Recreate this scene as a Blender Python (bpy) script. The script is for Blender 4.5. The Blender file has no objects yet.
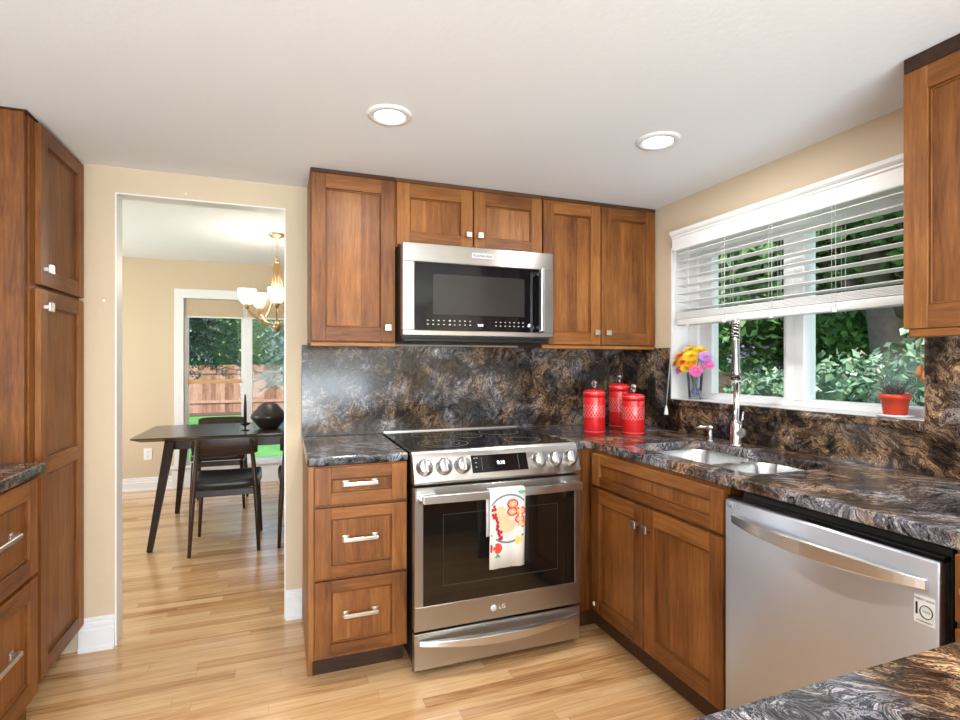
import bpy, bmesh, math, random
from mathutils import Vector, Matrix, Euler
PI = math.pi
R = math.radians
random.seed(7)
scene = bpy.context.scene
COL = scene.collection

# ------------------------------------------------------------------ camera
cam_d = bpy.data.cameras.new('camera')
cam_d.sensor_width = 36.0
cam_d.lens = 529.3 / 960 * 36.0
cam_d.shift_x = 0.0
cam_d.shift_y = 3.66 / 960
cam_d.clip_start = 0.05
cam_d.clip_end = 300
cam = bpy.data.objects.new('camera', cam_d)
cam.location = (-2.028, -2.831, 1.2817)
cam.rotation_euler = (PI / 2, 0, -0.3569)
COL.objects.link(cam)
scene.camera = cam

# ------------------------------------------------------------------ world, sun, exposure
vs = scene.view_settings
vs.view_transform = 'Standard'
vs.look = 'None'
vs.gamma = 1.0
vs.use_curve_mapping = False
vs.exposure = 0.20
world = bpy.data.worlds.new('world')
scene.world = world
world.use_nodes = True
wn = world.node_tree.nodes
wl = world.node_tree.links
wn.clear()
wo = wn.new('ShaderNodeOutputWorld')
wb = wn.new('ShaderNodeBackground')
sky = wn.new('ShaderNodeTexSky')
sky.sky_type = 'NISHITA'
sky.sun_disc = False
sky.sun_elevation = R(48)
sky.sun_rotation = R(200)
sky.air_density = 1.2
sky.dust_density = 2.5
sky.ozone_density = 1.0
wb.inputs['Strength'].default_value = 0.42
wl.new(sky.outputs[0], wb.inputs[0])
wl.new(wb.outputs[0], wo.inputs[0])


def lamp(name, kind, loc, rot, energy, color=(1, 1, 1), **kw):
    d = bpy.data.lights.new(name, kind)
    d.energy = energy
    d.color = color
    for k, v in kw.items():
        setattr(d, k, v)
    o = bpy.data.objects.new(name, d)
    o.location = loc
    o.rotation_euler = rot
    COL.objects.link(o)
    return o


lamp('sun', 'SUN', (0, 0, 10), (R(42), 0, R(-28)), 3.2, (1.0, .95, .86), angle=R(3))
# added fill lamp outside the unseen rear wall, shining in like window daylight
lamp('rear_fill', 'AREA', (-1.7, -6.05, 1.35), (R(90), 0, 0), 40, (.84, .93, 1.0),
     shape='RECTANGLE', size=3.0, size_y=1.7)
# added area lamp behind the camera, aimed up and forward to brighten the ceiling
lamp('ceiling_fill', 'AREA', (-2.1, -5.2, .70), (R(136), 0, R(-5)), 175, (.77, .90, 1.0), shape='RECTANGLE', size=2.6, size_y=1.2)
# added fill lamp brightening the dining room from an unseen left wall opening
lamp('dining_fill', 'AREA', (-4.75, 1.9, 1.45), (0, R(-90), 0), 48, (.92, .96, 1.0),
     shape='RECTANGLE', size=1.5, size_y=1.8)


# ------------------------------------------------------------------ node materials
class NT:
    def __init__(self, name):
        self.m = bpy.data.materials.new(name)
        self.m.use_nodes = True
        self.n = self.m.node_tree.nodes
        self.l = self.m.node_tree.links
        self.p = self.n['Principled BSDF']

    def node(self, t, **kw):
        x = self.n.new(t)
        for k, v in kw.items():
            if k.startswith('i_'):
                key = k[2:]
                key = int(key) if key.isdigit() else key.replace('_', ' ')
                x.inputs[key].default_value = v
            else:
                setattr(x, k, v)
        return x

    def link(self, a, b):
        self.l.new(a, b)

    def math(self, op, a, b=None, c=None):
        x = self.n.new('ShaderNodeMath')
        x.operation = op
        for i, v in enumerate((a, b, c)):
            if v is None:
                continue
            if isinstance(v, (int, float)):
                x.inputs[i].default_value = v
            else:
                self.l.new(v, x.inputs[i])
        return x.outputs[0]

    def coords(self, scale=(1, 1, 1), rot=(0, 0, 0)):
        t = self.n.new('ShaderNodeTexCoord')
        mp = self.n.new('ShaderNodeMapping')
        mp.inputs['Scale'].default_value = scale
        mp.inputs['Rotation'].default_value = rot
        self.l.new(t.outputs['Object'], mp.inputs['Vector'])
        return mp.outputs[0]

    def noise(self, vec, scale, detail=3, rough=.5, dist=0.0):
        x = self.n.new('ShaderNodeTexNoise')
        x.inputs['Scale'].default_value = scale
        x.inputs['Detail'].default_value = detail
        x.inputs['Roughness'].default_value = rough
        x.inputs['Distortion'].default_value = dist
        self.l.new(vec, x.inputs['Vector'])
        return x

    def ramp(self, fac, stops, interp='LINEAR'):
        x = self.n.new('ShaderNodeValToRGB')
        cr = x.color_ramp
        cr.interpolation = interp
        while len(cr.elements) < len(stops):
            cr.elements.new(.5)
        for e, (p, c) in zip(cr.elements, stops):
            e.position = p
            e.color = (c[0], c[1], c[2], 1)
        self.l.new(fac, x.inputs[0])
        return x.outputs[0]

    def mix(self, fac, a, b, mode='MIX'):
        x = self.n.new('ShaderNodeMix')
        x.data_type = 'RGBA'
        x.blend_type = mode
        for s, v in ((0, fac), (6, a), (7, b)):
            if isinstance(v, (int, float)):
                x.inputs[s].default_value = v
            elif isinstance(v, tuple):
                x.inputs[s].default_value = (v[0], v[1], v[2], 1)
            else:
                self.l.new(v, x.inputs[s])
        return x.outputs[2]

    def bump(self, h, strength=.2, dist=.002):
        b = self.n.new('ShaderNodeBump')
        b.inputs['Strength'].default_value = strength
        b.inputs['Distance'].default_value = dist
        self.l.new(h, b.inputs['Height'])
        self.l.new(b.outputs[0], self.p.inputs['Normal'])

    def set(self, **kw):
        for k, v in kw.items():
            k = k.replace('_', ' ')
            if isinstance(v, tuple) and len(v) == 3:
                v = (v[0], v[1], v[2], 1)
            self.p.inputs[k].default_value = v


def s2l(r, g, b):
    f = lambda c: (c / 255 / 12.92) if c <= 10 else ((c / 255 + .055) / 1.055) ** 2.4
    return (f(r), f(g), f(b))


def plain(name, col, rough=.5, metal=0.0, vary=.06, scale=8, **kw):
    t = NT(name)
    nz = t.noise(t.coords(), scale, 3)
    c = t.mix(nz.outputs[0], tuple(x * (1 - vary) for x in col), tuple(min(1, x * (1 + vary)) for x in col))
    t.link(c, t.p.inputs['Base Color'])
    t.set(Roughness=rough, Metallic=metal, **kw)
    return t.m


def wood(name, axis, dark, mid, light, rough=.46, tone=.5, coat=.0, ringscale=1.0):
    t = NT(name)
    sc = [16, 16, 16]
    sc[axis] = 1.3
    v = t.coords(tuple(s * ringscale for s in sc))
    at = t.node('ShaderNodeAttribute', attribute_name='tone')
    off = t.node('ShaderNodeVectorMath', operation='ADD')
    cmb = t.node('ShaderNodeCombineXYZ')
    for i in range(3):
        t.link(t.math('MULTIPLY', at.outputs['Fac'], 37.0 + i * 11), cmb.inputs[i])
    t.link(v, off.inputs[0])
    t.link(cmb.outputs[0], off.inputs[1])
    vec = off.outputs[0]
    n1 = t.noise(vec, 1.0, 6, .6, 1.2)
    n2 = t.noise(vec, 6.0, 4, .7, .3)
    blot = t.noise(t.coords((1, 1, 1)), 5, 2)
    f = t.math('ADD', t.math('MULTIPLY', n1.outputs[0], .50), t.math('MULTIPLY', n2.outputs[0], .50))
    f = t.math('ADD', f, t.math('MULTIPLY', t.math('SUBTRACT', blot.outputs[0], .5), .25))
    f = t.math('ADD', f, t.math('MULTIPLY', t.math('SUBTRACT', at.outputs['Fac'], .5), tone))
    c = t.ramp(f, [(.27, dark), (.50, mid), (.76, light)])
    t.link(c, t.p.inputs['Base Color'])
    t.set(Roughness=rough, Coat_Weight=coat, Coat_Roughness=.22, Specular_IOR_Level=.34)
    t.bump(n2.outputs[0], .08, .001)
    return t.m


WD, WM, WL_ = (.078, .022, .004), (.205, .070, .013), (.35, .142, .036)
wood_z = wood('cabinet_wood_z', 2, WD, WM, WL_)
wood_x = wood('cabinet_wood_x', 0, WD, WM, WL_)
wood_y = wood('cabinet_wood_y', 1, WD, WM, WL_)
wood_dark = wood('cabinet_wood_dark', 0, (.03, .012, .005), (.07, .028, .011), (.12, .05, .02))  # darker brown copy of the cabinet wood for toe kicks and top mouldings
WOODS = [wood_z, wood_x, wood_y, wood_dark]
walnut = wood('dark_walnut', 0, (.018, .009, .006), (.035, .018, .011), (.065, .034, .02), rough=.35)
table_wood = wood('table_walnut', 0, (.03, .017, .010), (.055, .033, .020), (.10, .062, .037), rough=.3, coat=.5)
fence_wood = wood('fence_cedar', 2, (.16, .075, .05), (.31, .165, .12), (.47, .29, .22), rough=.8, coat=0, tone=.3)


def granite_mat(name, rot, blue=.5, gain=1.0, scale=1.0):
    t = NT(name)
    co = t.coords((1, 1, 1), rot)
    w = t.noise(co, 2.6, 3, .6)
    a = t.node('ShaderNodeVectorMath', operation='SUBTRACT')
    t.link(w.outputs['Color'], a.inputs[0])
    a.inputs[1].default_value = (.5, .5, .5)
    b = t.node('ShaderNodeVectorMath', operation='SCALE')
    t.link(a.outputs[0], b.inputs[0])
    b.inputs['Scale'].default_value = .42
    c = t.node('ShaderNodeVectorMath', operation='ADD')
    t.link(co, c.inputs[0])
    t.link(b.outputs[0], c.inputs[1])
    mp = t.node('ShaderNodeMapping')
    mp.inputs['Scale'].default_value = (11 * scale, 44 * scale, 24 * scale)
    t.link(c.outputs[0], mp.inputs[0])
    n = t.noise(mp.outputs[0], 1.0, 9, .66, .9)
    m = t.noise(mp.outputs[0], 2.7, 6, .7, 1.2)
    g = gain
    B = (.004, .0035, .004)
    D = (.016, .011, .010)
    f = t.math('ADD', t.math('MULTIPLY', n.outputs[0], .65), t.math('MULTIPLY', m.outputs[0], .35))
    warm = t.ramp(f, [(.36, B), (.43, D), (.455, (.16 * g, .085 * g, .042 * g)), (.475, B), (.505, (.06 * g, .036 * g, .024 * g)),
                      (.53, (.40 * g, .26 * g, .15 * g)), (.55, B), (.585, (.21 * g, .10 * g, .038 * g)), (.63, (.50 * g, .36 * g, .24 * g)), (.70, D)])
    cool = t.ramp(f, [(.36, B), (.44, (.035, .036, .045)), (.465, (.20 * g, .20 * g, .23 * g)), (.485, B), (.52, (.10 * g, .10 * g, .12 * g)),
                      (.545, (.42 * g, .39 * g, .38 * g)), (.565, D), (.61, (.30 * g, .28 * g, .29 * g)), (.65, (.60 * g, .56 * g, .52 * g)), (.72, (.08, .08, .10))])
    z = t.noise(co, 3.1, 3, .6, .5)
    zf = t.node('ShaderNodeMapRange')
    zf.inputs[1].default_value = .58 - .25 * blue
    zf.inputs[2].default_value = .72 - .25 * blue
    t.link(z.outputs[0], zf.inputs[0])
    cc = t.mix(zf.outputs[0], warm, cool)
    dk = t.noise(co, 5.5, 3, .6, .8)
    dm = t.node('ShaderNodeMapRange')
    dm.inputs[1].default_value = .40
    dm.inputs[2].default_value = .56
    t.link(dk.outputs[0], dm.inputs[0])
    cc = t.mix(t.math('MULTIPLY', dm.outputs[0], .93 - .28 * blue), cc, B)
    t.link(cc, t.p.inputs['Base Color'])
    t.set(Roughness=.14, Specular_IOR_Level=.38)
    return t.m


granite_top = granite_mat('granite_top', (0, 0, R(28)), .70, 1.9, .75)
granite_back = granite_mat('granite_splash', (R(20), R(50), R(10)), .55, 1.5, .95)
granite_side = granite_mat('granite_side', (R(62), R(5), R(20)), .15, 1.35, .85)


def floor_mat():
    t = NT('oak_floor')
    tc = t.node('ShaderNodeTexCoord')
    sep = t.node('ShaderNodeSeparateXYZ')
    t.link(tc.outputs['Object'], sep.inputs[0])
    X, Y = sep.outputs[0], sep.outputs[1]
    W = .0572
    yr = t.math('DIVIDE', Y, W)
    row = t.math('FLOOR', yr)
    wn1 = t.node('ShaderNodeTexWhiteNoise', noise_dimensions='1D')
    t.link(row, wn1.inputs['W'])
    xo = t.math('ADD', t.math('DIVIDE', X, .85), t.math('MULTIPLY', wn1.outputs[0], 7.3))
    plank = t.math('FLOOR', xo)
    cmb = t.node('ShaderNodeCombineXYZ')
    t.link(plank, cmb.inputs[0])
    t.link(row, cmb.inputs[1])
    wn2 = t.node('ShaderNodeTexWhiteNoise', noise_dimensions='2D')
    t.link(cmb.outputs[0], wn2.inputs['Vector'])
    tone = wn2.outputs[0]
    c3 = t.node('ShaderNodeCombineXYZ')
    t.link(t.math('ADD', t.math('MULTIPLY', X, 2.2), t.math('MULTIPLY', tone, 61)), c3.inputs[0])
    t.link(t.math('MULTIPLY', Y, 34), c3.inputs[1])
    t.link(t.math('MULTIPLY', tone, 17), c3.inputs[2])
    g = t.noise(c3.outputs[0], 1.0, 6, .62, 1.4)
    f = t.math('ADD', t.math('MULTIPLY', g.outputs[0], .75), t.math('MULTIPLY', tone, .30))
    c = t.ramp(f, [(.30, (.34, .155, .055)), (.42, (.53, .285, .115)), (.56, (.67, .41, .195)), (.78, (.77, .53, .30))])
    fy = t.math('FRACT', yr)
    fx = t.math('FRACT', xo)
    gap = t.math('MAXIMUM', t.math('LESS_THAN', fy, .022), t.math('LESS_THAN', fx, .0016))
    c = t.mix(t.math('MULTIPLY', gap, .6), c, (.20, .10, .045))
    t.link(c, t.p.inputs['Base Color'])
    t.set(Roughness=.24, Coat_Weight=.35, Coat_Roughness=.12)
    t.bump(t.math('SUBTRACT', t.math('MULTIPLY', g.outputs[0], .15), gap), .12, .001)
    return t.m


def wall_mat(name, col, rough=.75):
    t = NT(name)
    n = t.noise(t.coords(), 45, 4, .6)
    n2 = t.noise(t.coords(), 1.2, 2)
    c = t.mix(n2.outputs[0], tuple(x * .97 for x in col), tuple(min(1, x * 1.02) for x in col))
    t.link(c, t.p.inputs['Base Color'])
    t.set(Roughness=rough)
    t.bump(n.outputs[0], .22, .004)
    return t.m


def steel_mat(name, col=(.60, .59, .575), rough=.27, axis=0):
    t = NT(name)
    sc = [400, 400, 400]
    sc[axis] = 2
    n = t.noise(t.coords(tuple(sc)), 1, 2)
    n2 = t.noise(t.coords(), 3, 2)
    t.link(t.mix(n.outputs[0], tuple(x * .985 for x in col), tuple(min(1, x * 1.015) for x in col)), t.p.inputs['Base Color'])
    r = t.math('ADD', t.math('MULTIPLY', n.outputs[0], .02), rough)
    t.link(r, t.p.inputs['Roughness'])
    tg = t.node('ShaderNodeTangent', direction_type='RADIAL', axis='Z')
    t.link(tg.outputs[0], t.p.inputs['Tangent'])
    t.set(Metallic=1.0, Anisotropic=.75, Anisotropic_Rotation=.25)
    return t.m


def leaf_mat(name, dark, mid, light, rough=.45):
    t = NT(name)
    at = t.node('ShaderNodeAttribute', attribute_name='tone')
    n = t.noise(t.coords(), 9, 2)
    f = t.math('ADD', t.math('MULTIPLY', at.outputs['Fac'], .8), t.math('MULTIPLY', n.outputs[0], .2))
    t.link(t.ramp(f, [(.1, dark), (.5, mid), (.9, light)]), t.p.inputs['Base Color'])
    t.set(Roughness=rough, Transmission_Weight=0.0)
    return t.m


def emit_mat(name, col, strength, base=(.9, .9, .9)):
    t = NT(name)
    n = t.noise(t.coords(), 5, 1)
    t.link(t.mix(n.outputs[0], col, tuple(min(1, c * 1.02) for c in col)), t.p.inputs['Emission Color'])
    t.set(Base_Color=base, Emission_Strength=strength, Roughness=.4)
    return t.m


def glass_mat(name, col=(1, 1, 1), rough=0.0, thin=True, ior=1.45):
    t = NT(name)
    if thin:
        tr = t.node('ShaderNodeBsdfTransparent')
        gl = t.node('ShaderNodeBsdfGlossy')
        gl.inputs['Roughness'].default_value = rough
        tr.inputs[0].default_value = (col[0], col[1], col[2], 1)
        fr = t.node('ShaderNodeFresnel')
        fr.inputs['IOR'].default_value = ior
        n = t.noise(t.coords(), 1.5, 1)
        mx = t.node('ShaderNodeMixShader')
        t.link(t.math('MULTIPLY', fr.outputs[0], t.math('ADD', .9, t.math('MULTIPLY', n.outputs[0], .1))), mx.inputs[0])
        t.link(tr.outputs[0], mx.inputs[1])
        t.link(gl.outputs[0], mx.inputs[2])
        t.link(mx.outputs[0], t.n['Material Output'].inputs['Surface'])
    else:
        t.set(Base_Color=col, Roughness=rough, Transmission_Weight=1.0, IOR=ior)
    return t.m


M = dict(
    floor=floor_mat(),
    wall=wall_mat('beige_wall_paint', s2l(207, 188, 160)),
    ceiling=wall_mat('white_ceiling_paint', (.81, .84, .87)),
    offwall=wall_mat('pale_grey_wall_paint', (.66, .67, .68)),
    white=plain('white_trim_paint', (.80, .80, .80), .35, vary=.01),
    blind=plain('white_blind', (.74, .74, .73), .4, vary=.01),
    steel=steel_mat('stainless_steel', (.50, .49, .475), .29),
    steel_y=steel_mat('stainless_steel_side', axis=1, col=(.67, .71, .78), rough=.42),
    steel_bright=steel_mat('polished_steel', (.72, .735, .75), .27),
    chrome=plain('chrome', (.80, .80, .80), .10, 1.0, vary=.02),
    faint_line=plain('faint_frame_line', (.05, .045, .04), .3),
    plate_grey=plain('name_plate_grey', (.50, .50, .50), .5),
    print_grey=plain('control_print', (.42, .42, .42), .5),
    gunmetal=plain('dark_chrome', (.34, .34, .35), .16, 1.0, vary=.05),
    nickel=plain('satin_nickel', (.60, .56, .51), .32, 1.0, vary=.02),
    black_glass=plain('black_glass', (.004, .004, .005), .07, vary=.1, Specular_IOR_Level=.35),
    oven_glass=plain('oven_window', (.007, .006, .005), .10, vary=.3, scale=3, Coat_Weight=.5, Coat_Roughness=.03),
    inner_glass=plain('microwave_window', (.022, .021, .020), .16, vary=.2, Specular_IOR_Level=.4),
    black=plain('black_plastic', (.012, .012, .012), .4),
    black_metal=plain('dark_metal', (.02, .02, .02), .35, .5),
    leather=plain('black_leather', (.016, .016, .018), .38, vary=.2, scale=40),
    grey_print=plain('grey_print', (.32, .32, .32), .5),
    white_print=emit_mat('lit_display_digits', (.75, .9, 1.0), 2.5),
    white_mark=plain('white_mark', (.75, .75, .75), .4),
    black_mark=plain('black_mark', (.02, .02, .02), .5),
    sticker=plain('sticker_paper', (.85, .85, .84), .5, vary=.01),
    red=plain('red_enamel', (.62, .012, .015), .22, vary=.05, Coat_Weight=.5, Coat_Roughness=.05),
    red_mark=plain('pale_enamel_pattern', (.75, .55, .52), .4),
    crystal=glass_mat('crystal', (.95, .97, 1), 0.02, False, 1.5),
    vase_glass=glass_mat('vase_glass', (.90, .93, .97), 0.03, True, 1.45),
    window_glass=glass_mat('window_glass', (.97, .99, .98), 0.0, True, 1.18),
    pot=plain('red_pot', (.62, .055, .02), .35, vary=.08),
    saucer=plain('saucer', (.78, .75, .70), .45),
    soil=plain('soil', (.12, .07, .045), .9, vary=.5, scale=60),
    succulent=plain('succulent_leaf', (.10, .095, .085), .45, vary=.6, scale=30),
    terracotta=plain('terracotta', (.62, .22, .07), .5),
    twine=plain('twine', (.55, .48, .36), .8),
    petal_orange=plain('petal_orange', (.95, .33, .02), .55, vary=.2),
    petal_yellow=plain('petal_yellow', (.95, .62, .04), .55, vary=.15),
    petal_pink=plain('petal_pink', (.80, .16, .48), .55, vary=.2),
    petal_lilac=plain('petal_lilac', (.62, .30, .72), .55, vary=.2),
    petal_red=plain('petal_red', (.70, .06, .12), .55, vary=.2),
    stem=plain('green_stem', (.08, .17, .045), .5, vary=.2),
    gem=plain('vase_beads', (.22, .20, .42), .2, vary=.8, scale=60),
    towel=plain('white_towel', (.80, .79, .76), .85, vary=.03, scale=60),
    t_red=plain('towel_red', (.70, .07, .03), .85, vary=.2, scale=40),
    t_dred=plain('towel_berry', (.50, .02, .03), .85, vary=.3, scale=60),
    t_peach=plain('towel_peach', (.86, .42, .22), .85, vary=.1, scale=40),
    t_tan=plain('towel_tan', (.80, .62, .36), .85, vary=.12, scale=40),
    t_yel=plain('towel_yellow', (.88, .72, .05), .85),
    t_grn=plain('towel_green', (.12, .42, .22), .85, vary=.2),
    t_grey=plain('towel_grey', (.20, .22, .26), .85, vary=.3, scale=90),
    brass=plain('antique_brass', (.52, .36, .20), .35, .75, vary=.15, scale=20),
    shade=emit_mat('frosted_shade', (1.0, .84, .62), 1.6),
    lens=emit_mat('recessed_lens', (1.0, .97, .93), 9.0),
    shade_fabric=plain('tan_shade', (.52, .41, .28), .8),
    dark_ceramic=plain('dark_ceramic', (.028, .023, .019), .32, vary=.4, scale=20),
    candle=plain('black_candle', (.012, .012, .012), .45),
    grass=None, mulch=plain('mulch', (.10, .065, .045), .95, vary=.6, scale=20),
    bark=plain('tree_bark', (.12, .095, .075), .9, vary=.4, scale=14),
    leaf_dark=leaf_mat('leaf_tree', (.02, .06, .018), (.09, .21, .06), (.32, .50, .16)),
    leaf_hosta=leaf_mat('leaf_shrub', (.025, .065, .03), (.15, .28, .15), (.54, .66, .50)),
    leaf_mid=leaf_mat('leaf_bright', (.03, .09, .02), (.13, .30, .07), (.42, .60, .18)),
    needle=leaf_mat('spruce_needles', (.010, .022, .020), (.06, .10, .095), (.38, .48, .47), .6),
    needle_blue=leaf_mat('blue_spruce_needles', (.04, .08, .08), (.25, .36, .36), (.62, .74, .74), .6),
    purple=leaf_mat('purple_blossom', (.20, .10, .40), (.38, .22, .62), (.60, .45, .80)),
    sink=steel_mat('sink_steel', (.74, .74, .73), .24),
    oak_rail=wood('oak_rail', 0, (.45, .24, .1), (.6, .35, .16), (.7, .45, .22)),
    plate=plain('white_plate', (.85, .85, .84), .3, vary=.01),
)


def grass_mat():
    t = NT('lawn')
    n = t.noise(t.coords(), 30, 5, .7)
    n2 = t.noise(t.coords(), 1.3, 3)
    f = t.math('ADD', t.math('MULTIPLY', n.outputs[0], .6), t.math('MULTIPLY', n2.outputs[0], .4))
    t.link(t.ramp(f, [(.3, (.03, .11, .02)), (.55, (.10, .33, .06)), (.8, (.22, .50, .12))]), t.p.inputs['Base Color'])
    t.set(Roughness=.9)
    t.bump(n.outputs[0], .5, .02)
    return t.m


M['grass'] = grass_mat()


# ------------------------------------------------------------------ mesh builder
def wloc(o):
    v = Vector((0, 0, 0))
    while o is not None:
        v += o.location
        o = o.parent
    return v


class MB:
    def __init__(self):
        self.V, self.F, self.MI, self.T, self.S = [], [], [], [], []

    def raw(self, verts, faces, mi=0, tone=None, smooth=False):
        if tone is None:
            tone = random.random()
        n = len(self.V)
        self.V += [tuple(v) for v in verts]
        for f in faces:
            self.F.append([i + n for i in f])
            self.MI.append(mi)
            self.T.append(tone)
            self.S.append(smooth)
        return self

    def from_bm(self, bm, mi=0, tone=None, smooth=False):
        bm.verts.index_update()
        self.raw([v.co.copy() for v in bm.verts], [[v.index for v in f.verts] for f in bm.faces], mi, tone, smooth)
        bm.free()
        return self

    def box(self, x0, x1, y0, y1, z0, z1, bev=0.0, mi=0, tone=None, mat=None, seg=1):
        x0, x1 = min(x0, x1), max(x0, x1)
        y0, y1 = min(y0, y1), max(y0, y1)
        z0, z1 = min(z0, z1), max(z0, z1)
        bm = bmesh.new()
        bmesh.ops.create_cube(bm, size=1)
        for v in bm.verts:
            v.co = Vector(((x0 + x1) / 2 + v.co.x * (x1 - x0), (y0 + y1) / 2 + v.co.y * (y1 - y0), (z0 + z1) / 2 + v.co.z * (z1 - z0)))
        if bev > 0:
            bmesh.ops.bevel(bm, geom=list(bm.edges), offset=bev, segments=seg, profile=.5, affect='EDGES')
        if mat is not None:
            bmesh.ops.transform(bm, matrix=mat, verts=bm.verts)
        return self.from_bm(bm, mi, tone, seg > 1)

    def prism(self, pts, axis, a0, a1, mi=0, tone=None, smooth=False):
        """polygon pts (2D) extruded along axis; axis x: pts=(y,z), y: (x,z), z: (x,y)"""
        def P(p, a):
            return {0: (a, p[0], p[1]), 1: (p[0], a, p[1]), 2: (p[0], p[1], a)}[axis]
        n = len(pts)
        vs_ = [P(p, a0) for p in pts] + [P(p, a1) for p in pts]
        fs = [[i, (i + 1) % n, (i + 1) % n + n, i + n] for i in range(n)]
        self.raw(vs_, fs, mi, tone, smooth)
        self.raw(vs_, [list(range(n)), list(range(n, 2 * n))[::-1]], mi, self.T[-1], False)
        return self

    def slab(self, loops, z0, z1, mi=0, tone=None, bev=0.0, mat=None):
        bm = bmesh.new()
        for lp in loops:
            vv = [bm.verts.new((p[0], p[1], z0)) for p in lp]
            for i in range(len(vv)):
                bm.edges.new((vv[i], vv[(i + 1) % len(vv)]))
        r = bmesh.ops.triangle_fill(bm, use_beauty=True, use_dissolve=False, edges=list(bm.edges))
        fs = [f for f in bm.faces]
        e = bmesh.ops.extrude_face_region(bm, geom=fs)
        for v in e['geom']:
            if isinstance(v, bmesh.types.BMVert):
                v.co.z = z1
        bmesh.ops.recalc_face_normals(bm, faces=bm.faces)
        bmesh.ops.dissolve_limit(bm, angle_limit=.01, verts=bm.verts, edges=bm.edges)
        if bev > 0:
            ed = [x for x in bm.edges if len(x.link_faces) == 2 and x.calc_face_angle() > .5 and abs(x.verts[0].co.z - x.verts[1].co.z) < 1e-5]
            bmesh.ops.bevel(bm, geom=ed, offset=bev, segments=3, profile=.6, affect='EDGES', clamp_overlap=True)
        if mat is not None:
            bmesh.ops.transform(bm, matrix=mat, verts=bm.verts)
        return self.from_bm(bm, mi, tone)

    def lathe(self, prof, c=(0, 0, 0), n=32, mi=0, tone=None, smooth=True, mat=None, flute=0, fl=0.0):
        vs_, fs = [], []
        m = len(prof)
        for k in range(n):
            a = 2 * PI * k / n
            for (r, z) in prof:
                rr = r * (1 + fl * math.cos(flute * a)) if flute else r
                v = Vector((rr * math.cos(a), rr * math.sin(a), z))
                if mat is not None:
                    v = mat @ v
                vs_.append((v.x + c[0], v.y + c[1], v.z + c[2]))
        for k in range(n):
            k2 = (k + 1) % n
            for i in range(m - 1):
                fs.append([k * m + i, k2 * m + i, k2 * m + i + 1, k * m + i + 1])
        self.raw(vs_, fs, mi, tone, smooth)
        if prof[0][0] > 1e-5:
            self.raw([vs_[k * m] for k in range(n)], [list(range(n))[::-1]], mi, self.T[-1])
        if prof[-1][0] > 1e-5:
            self.raw([vs_[k * m + m - 1] for k in range(n)], [list(range(n))], mi, self.T[-1])
        return self

    def tube(self, pts, r, n=10, mi=0, tone=None, closed=False, flat=None):
        pts = [Vector(p) for p in pts]
        rs = r if isinstance(r, (list, tuple)) else [r] * len(pts)
        vs_, fs = [], []
        up = None
        L = len(pts)
        for i, p in enumerate(pts):
            if closed:
                d = pts[(i + 1) % L] - pts[i - 1]
            else:
                d = pts[min(i + 1, L - 1)] - pts[max(i - 1, 0)]
            d.normalize()
            if up is None:
                up = Vector((0, 0, 1)) if abs(d.z) < .9 else Vector((1, 0, 0))
            s = d.cross(up)
            if s.length < 1e-6:
                s = d.cross(Vector((0, 1, 0)))
            s.normalize()
            up = s.cross(d).normalized()
            for k in range(n):
                a = 2 * PI * k / n
                e = flat if flat else (1, 1)
                vs_.append(p + s * math.cos(a) * rs[i] * e[0] + up * math.sin(a) * rs[i] * e[1])
        seg = L if closed else L - 1
        for i in range(seg):
            j = (i + 1) % L
            for k in range(n):
                k2 = (k + 1) % n
                fs.append([i * n + k, i * n + k2, j * n + k2, j * n + k])
        self.raw(vs_, fs, mi, tone, True)
        if not closed:
            self.raw(vs_[:n], [list(range(n))[::-1]], mi, self.T[-1])
            self.raw(vs_[-n:], [list(range(n))], mi, self.T[-1])
        return self

    def bar(self, pts, w, h, up=(0, 0, 1), mi=0, tone=None):
        """rectangular section (w sideways, h along up) swept along pts"""
        pts = [Vector(p) for p in pts]
        up = Vector(up)
        vs_, fs = [], []
        L = len(pts)
        ws = w if isinstance(w, (list, tuple)) else [w] * L
        hs = h if isinstance(h, (list, tuple)) else [h] * L
        for i, p in enumerate(pts):
            d = (pts[min(i + 1, L - 1)] - pts[max(i - 1, 0)]).normalized()
            s = d.cross(up).normalized()
            u = s.cross(d).normalized()
            for a, b in ((-1, -1), (1, -1), (1, 1), (-1, 1)):
                vs_.append(p + s * a * ws[i] / 2 + u * b * hs[i] / 2)
        for i in range(L - 1):
            for k in range(4):
                k2 = (k + 1) % 4
                fs.append([i * 4 + k, i * 4 + k2, i * 4 + 4 + k2, i * 4 + 4 + k])
        fs.append([3, 2, 1, 0])
        fs.append([L * 4 - 4 + k for k in range(4)])
        return self.raw(vs_, fs, mi, tone)

    def ball(self, c, r, mi=0, sub=2, tone=None, sc=(1, 1, 1)):
        bm = bmesh.new()
        bmesh.ops.create_icosphere(bm, subdivisions=sub, radius=1)
        for v in bm.verts:
            v.co = Vector((c[0] + v.co.x * r * sc[0], c[1] + v.co.y * r * sc[1], c[2] + v.co.z * r * sc[2]))
        return self.from_bm(bm, mi, tone, True)

    def disc(self, c, r, nrm_axis, mi=0, n=20, sc=(1, 1), rot=0):
        vs_ = []
        for k in range(n):
            a = 2 * PI * k / n
            u, v = math.cos(a) * r * sc[0], math.sin(a) * r * sc[1]
            u, v = u * math.cos(rot) - v * math.sin(rot), u * math.sin(rot) + v * math.cos(rot)
            p = [c[0], c[1], c[2]]
            ax = [i for i in range(3) if i != nrm_axis]
            p[ax[0]] += u
            p[ax[1]] += v
            vs_.append(p)
        return self.raw(vs_, [list(range(n))], mi, .5)

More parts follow.
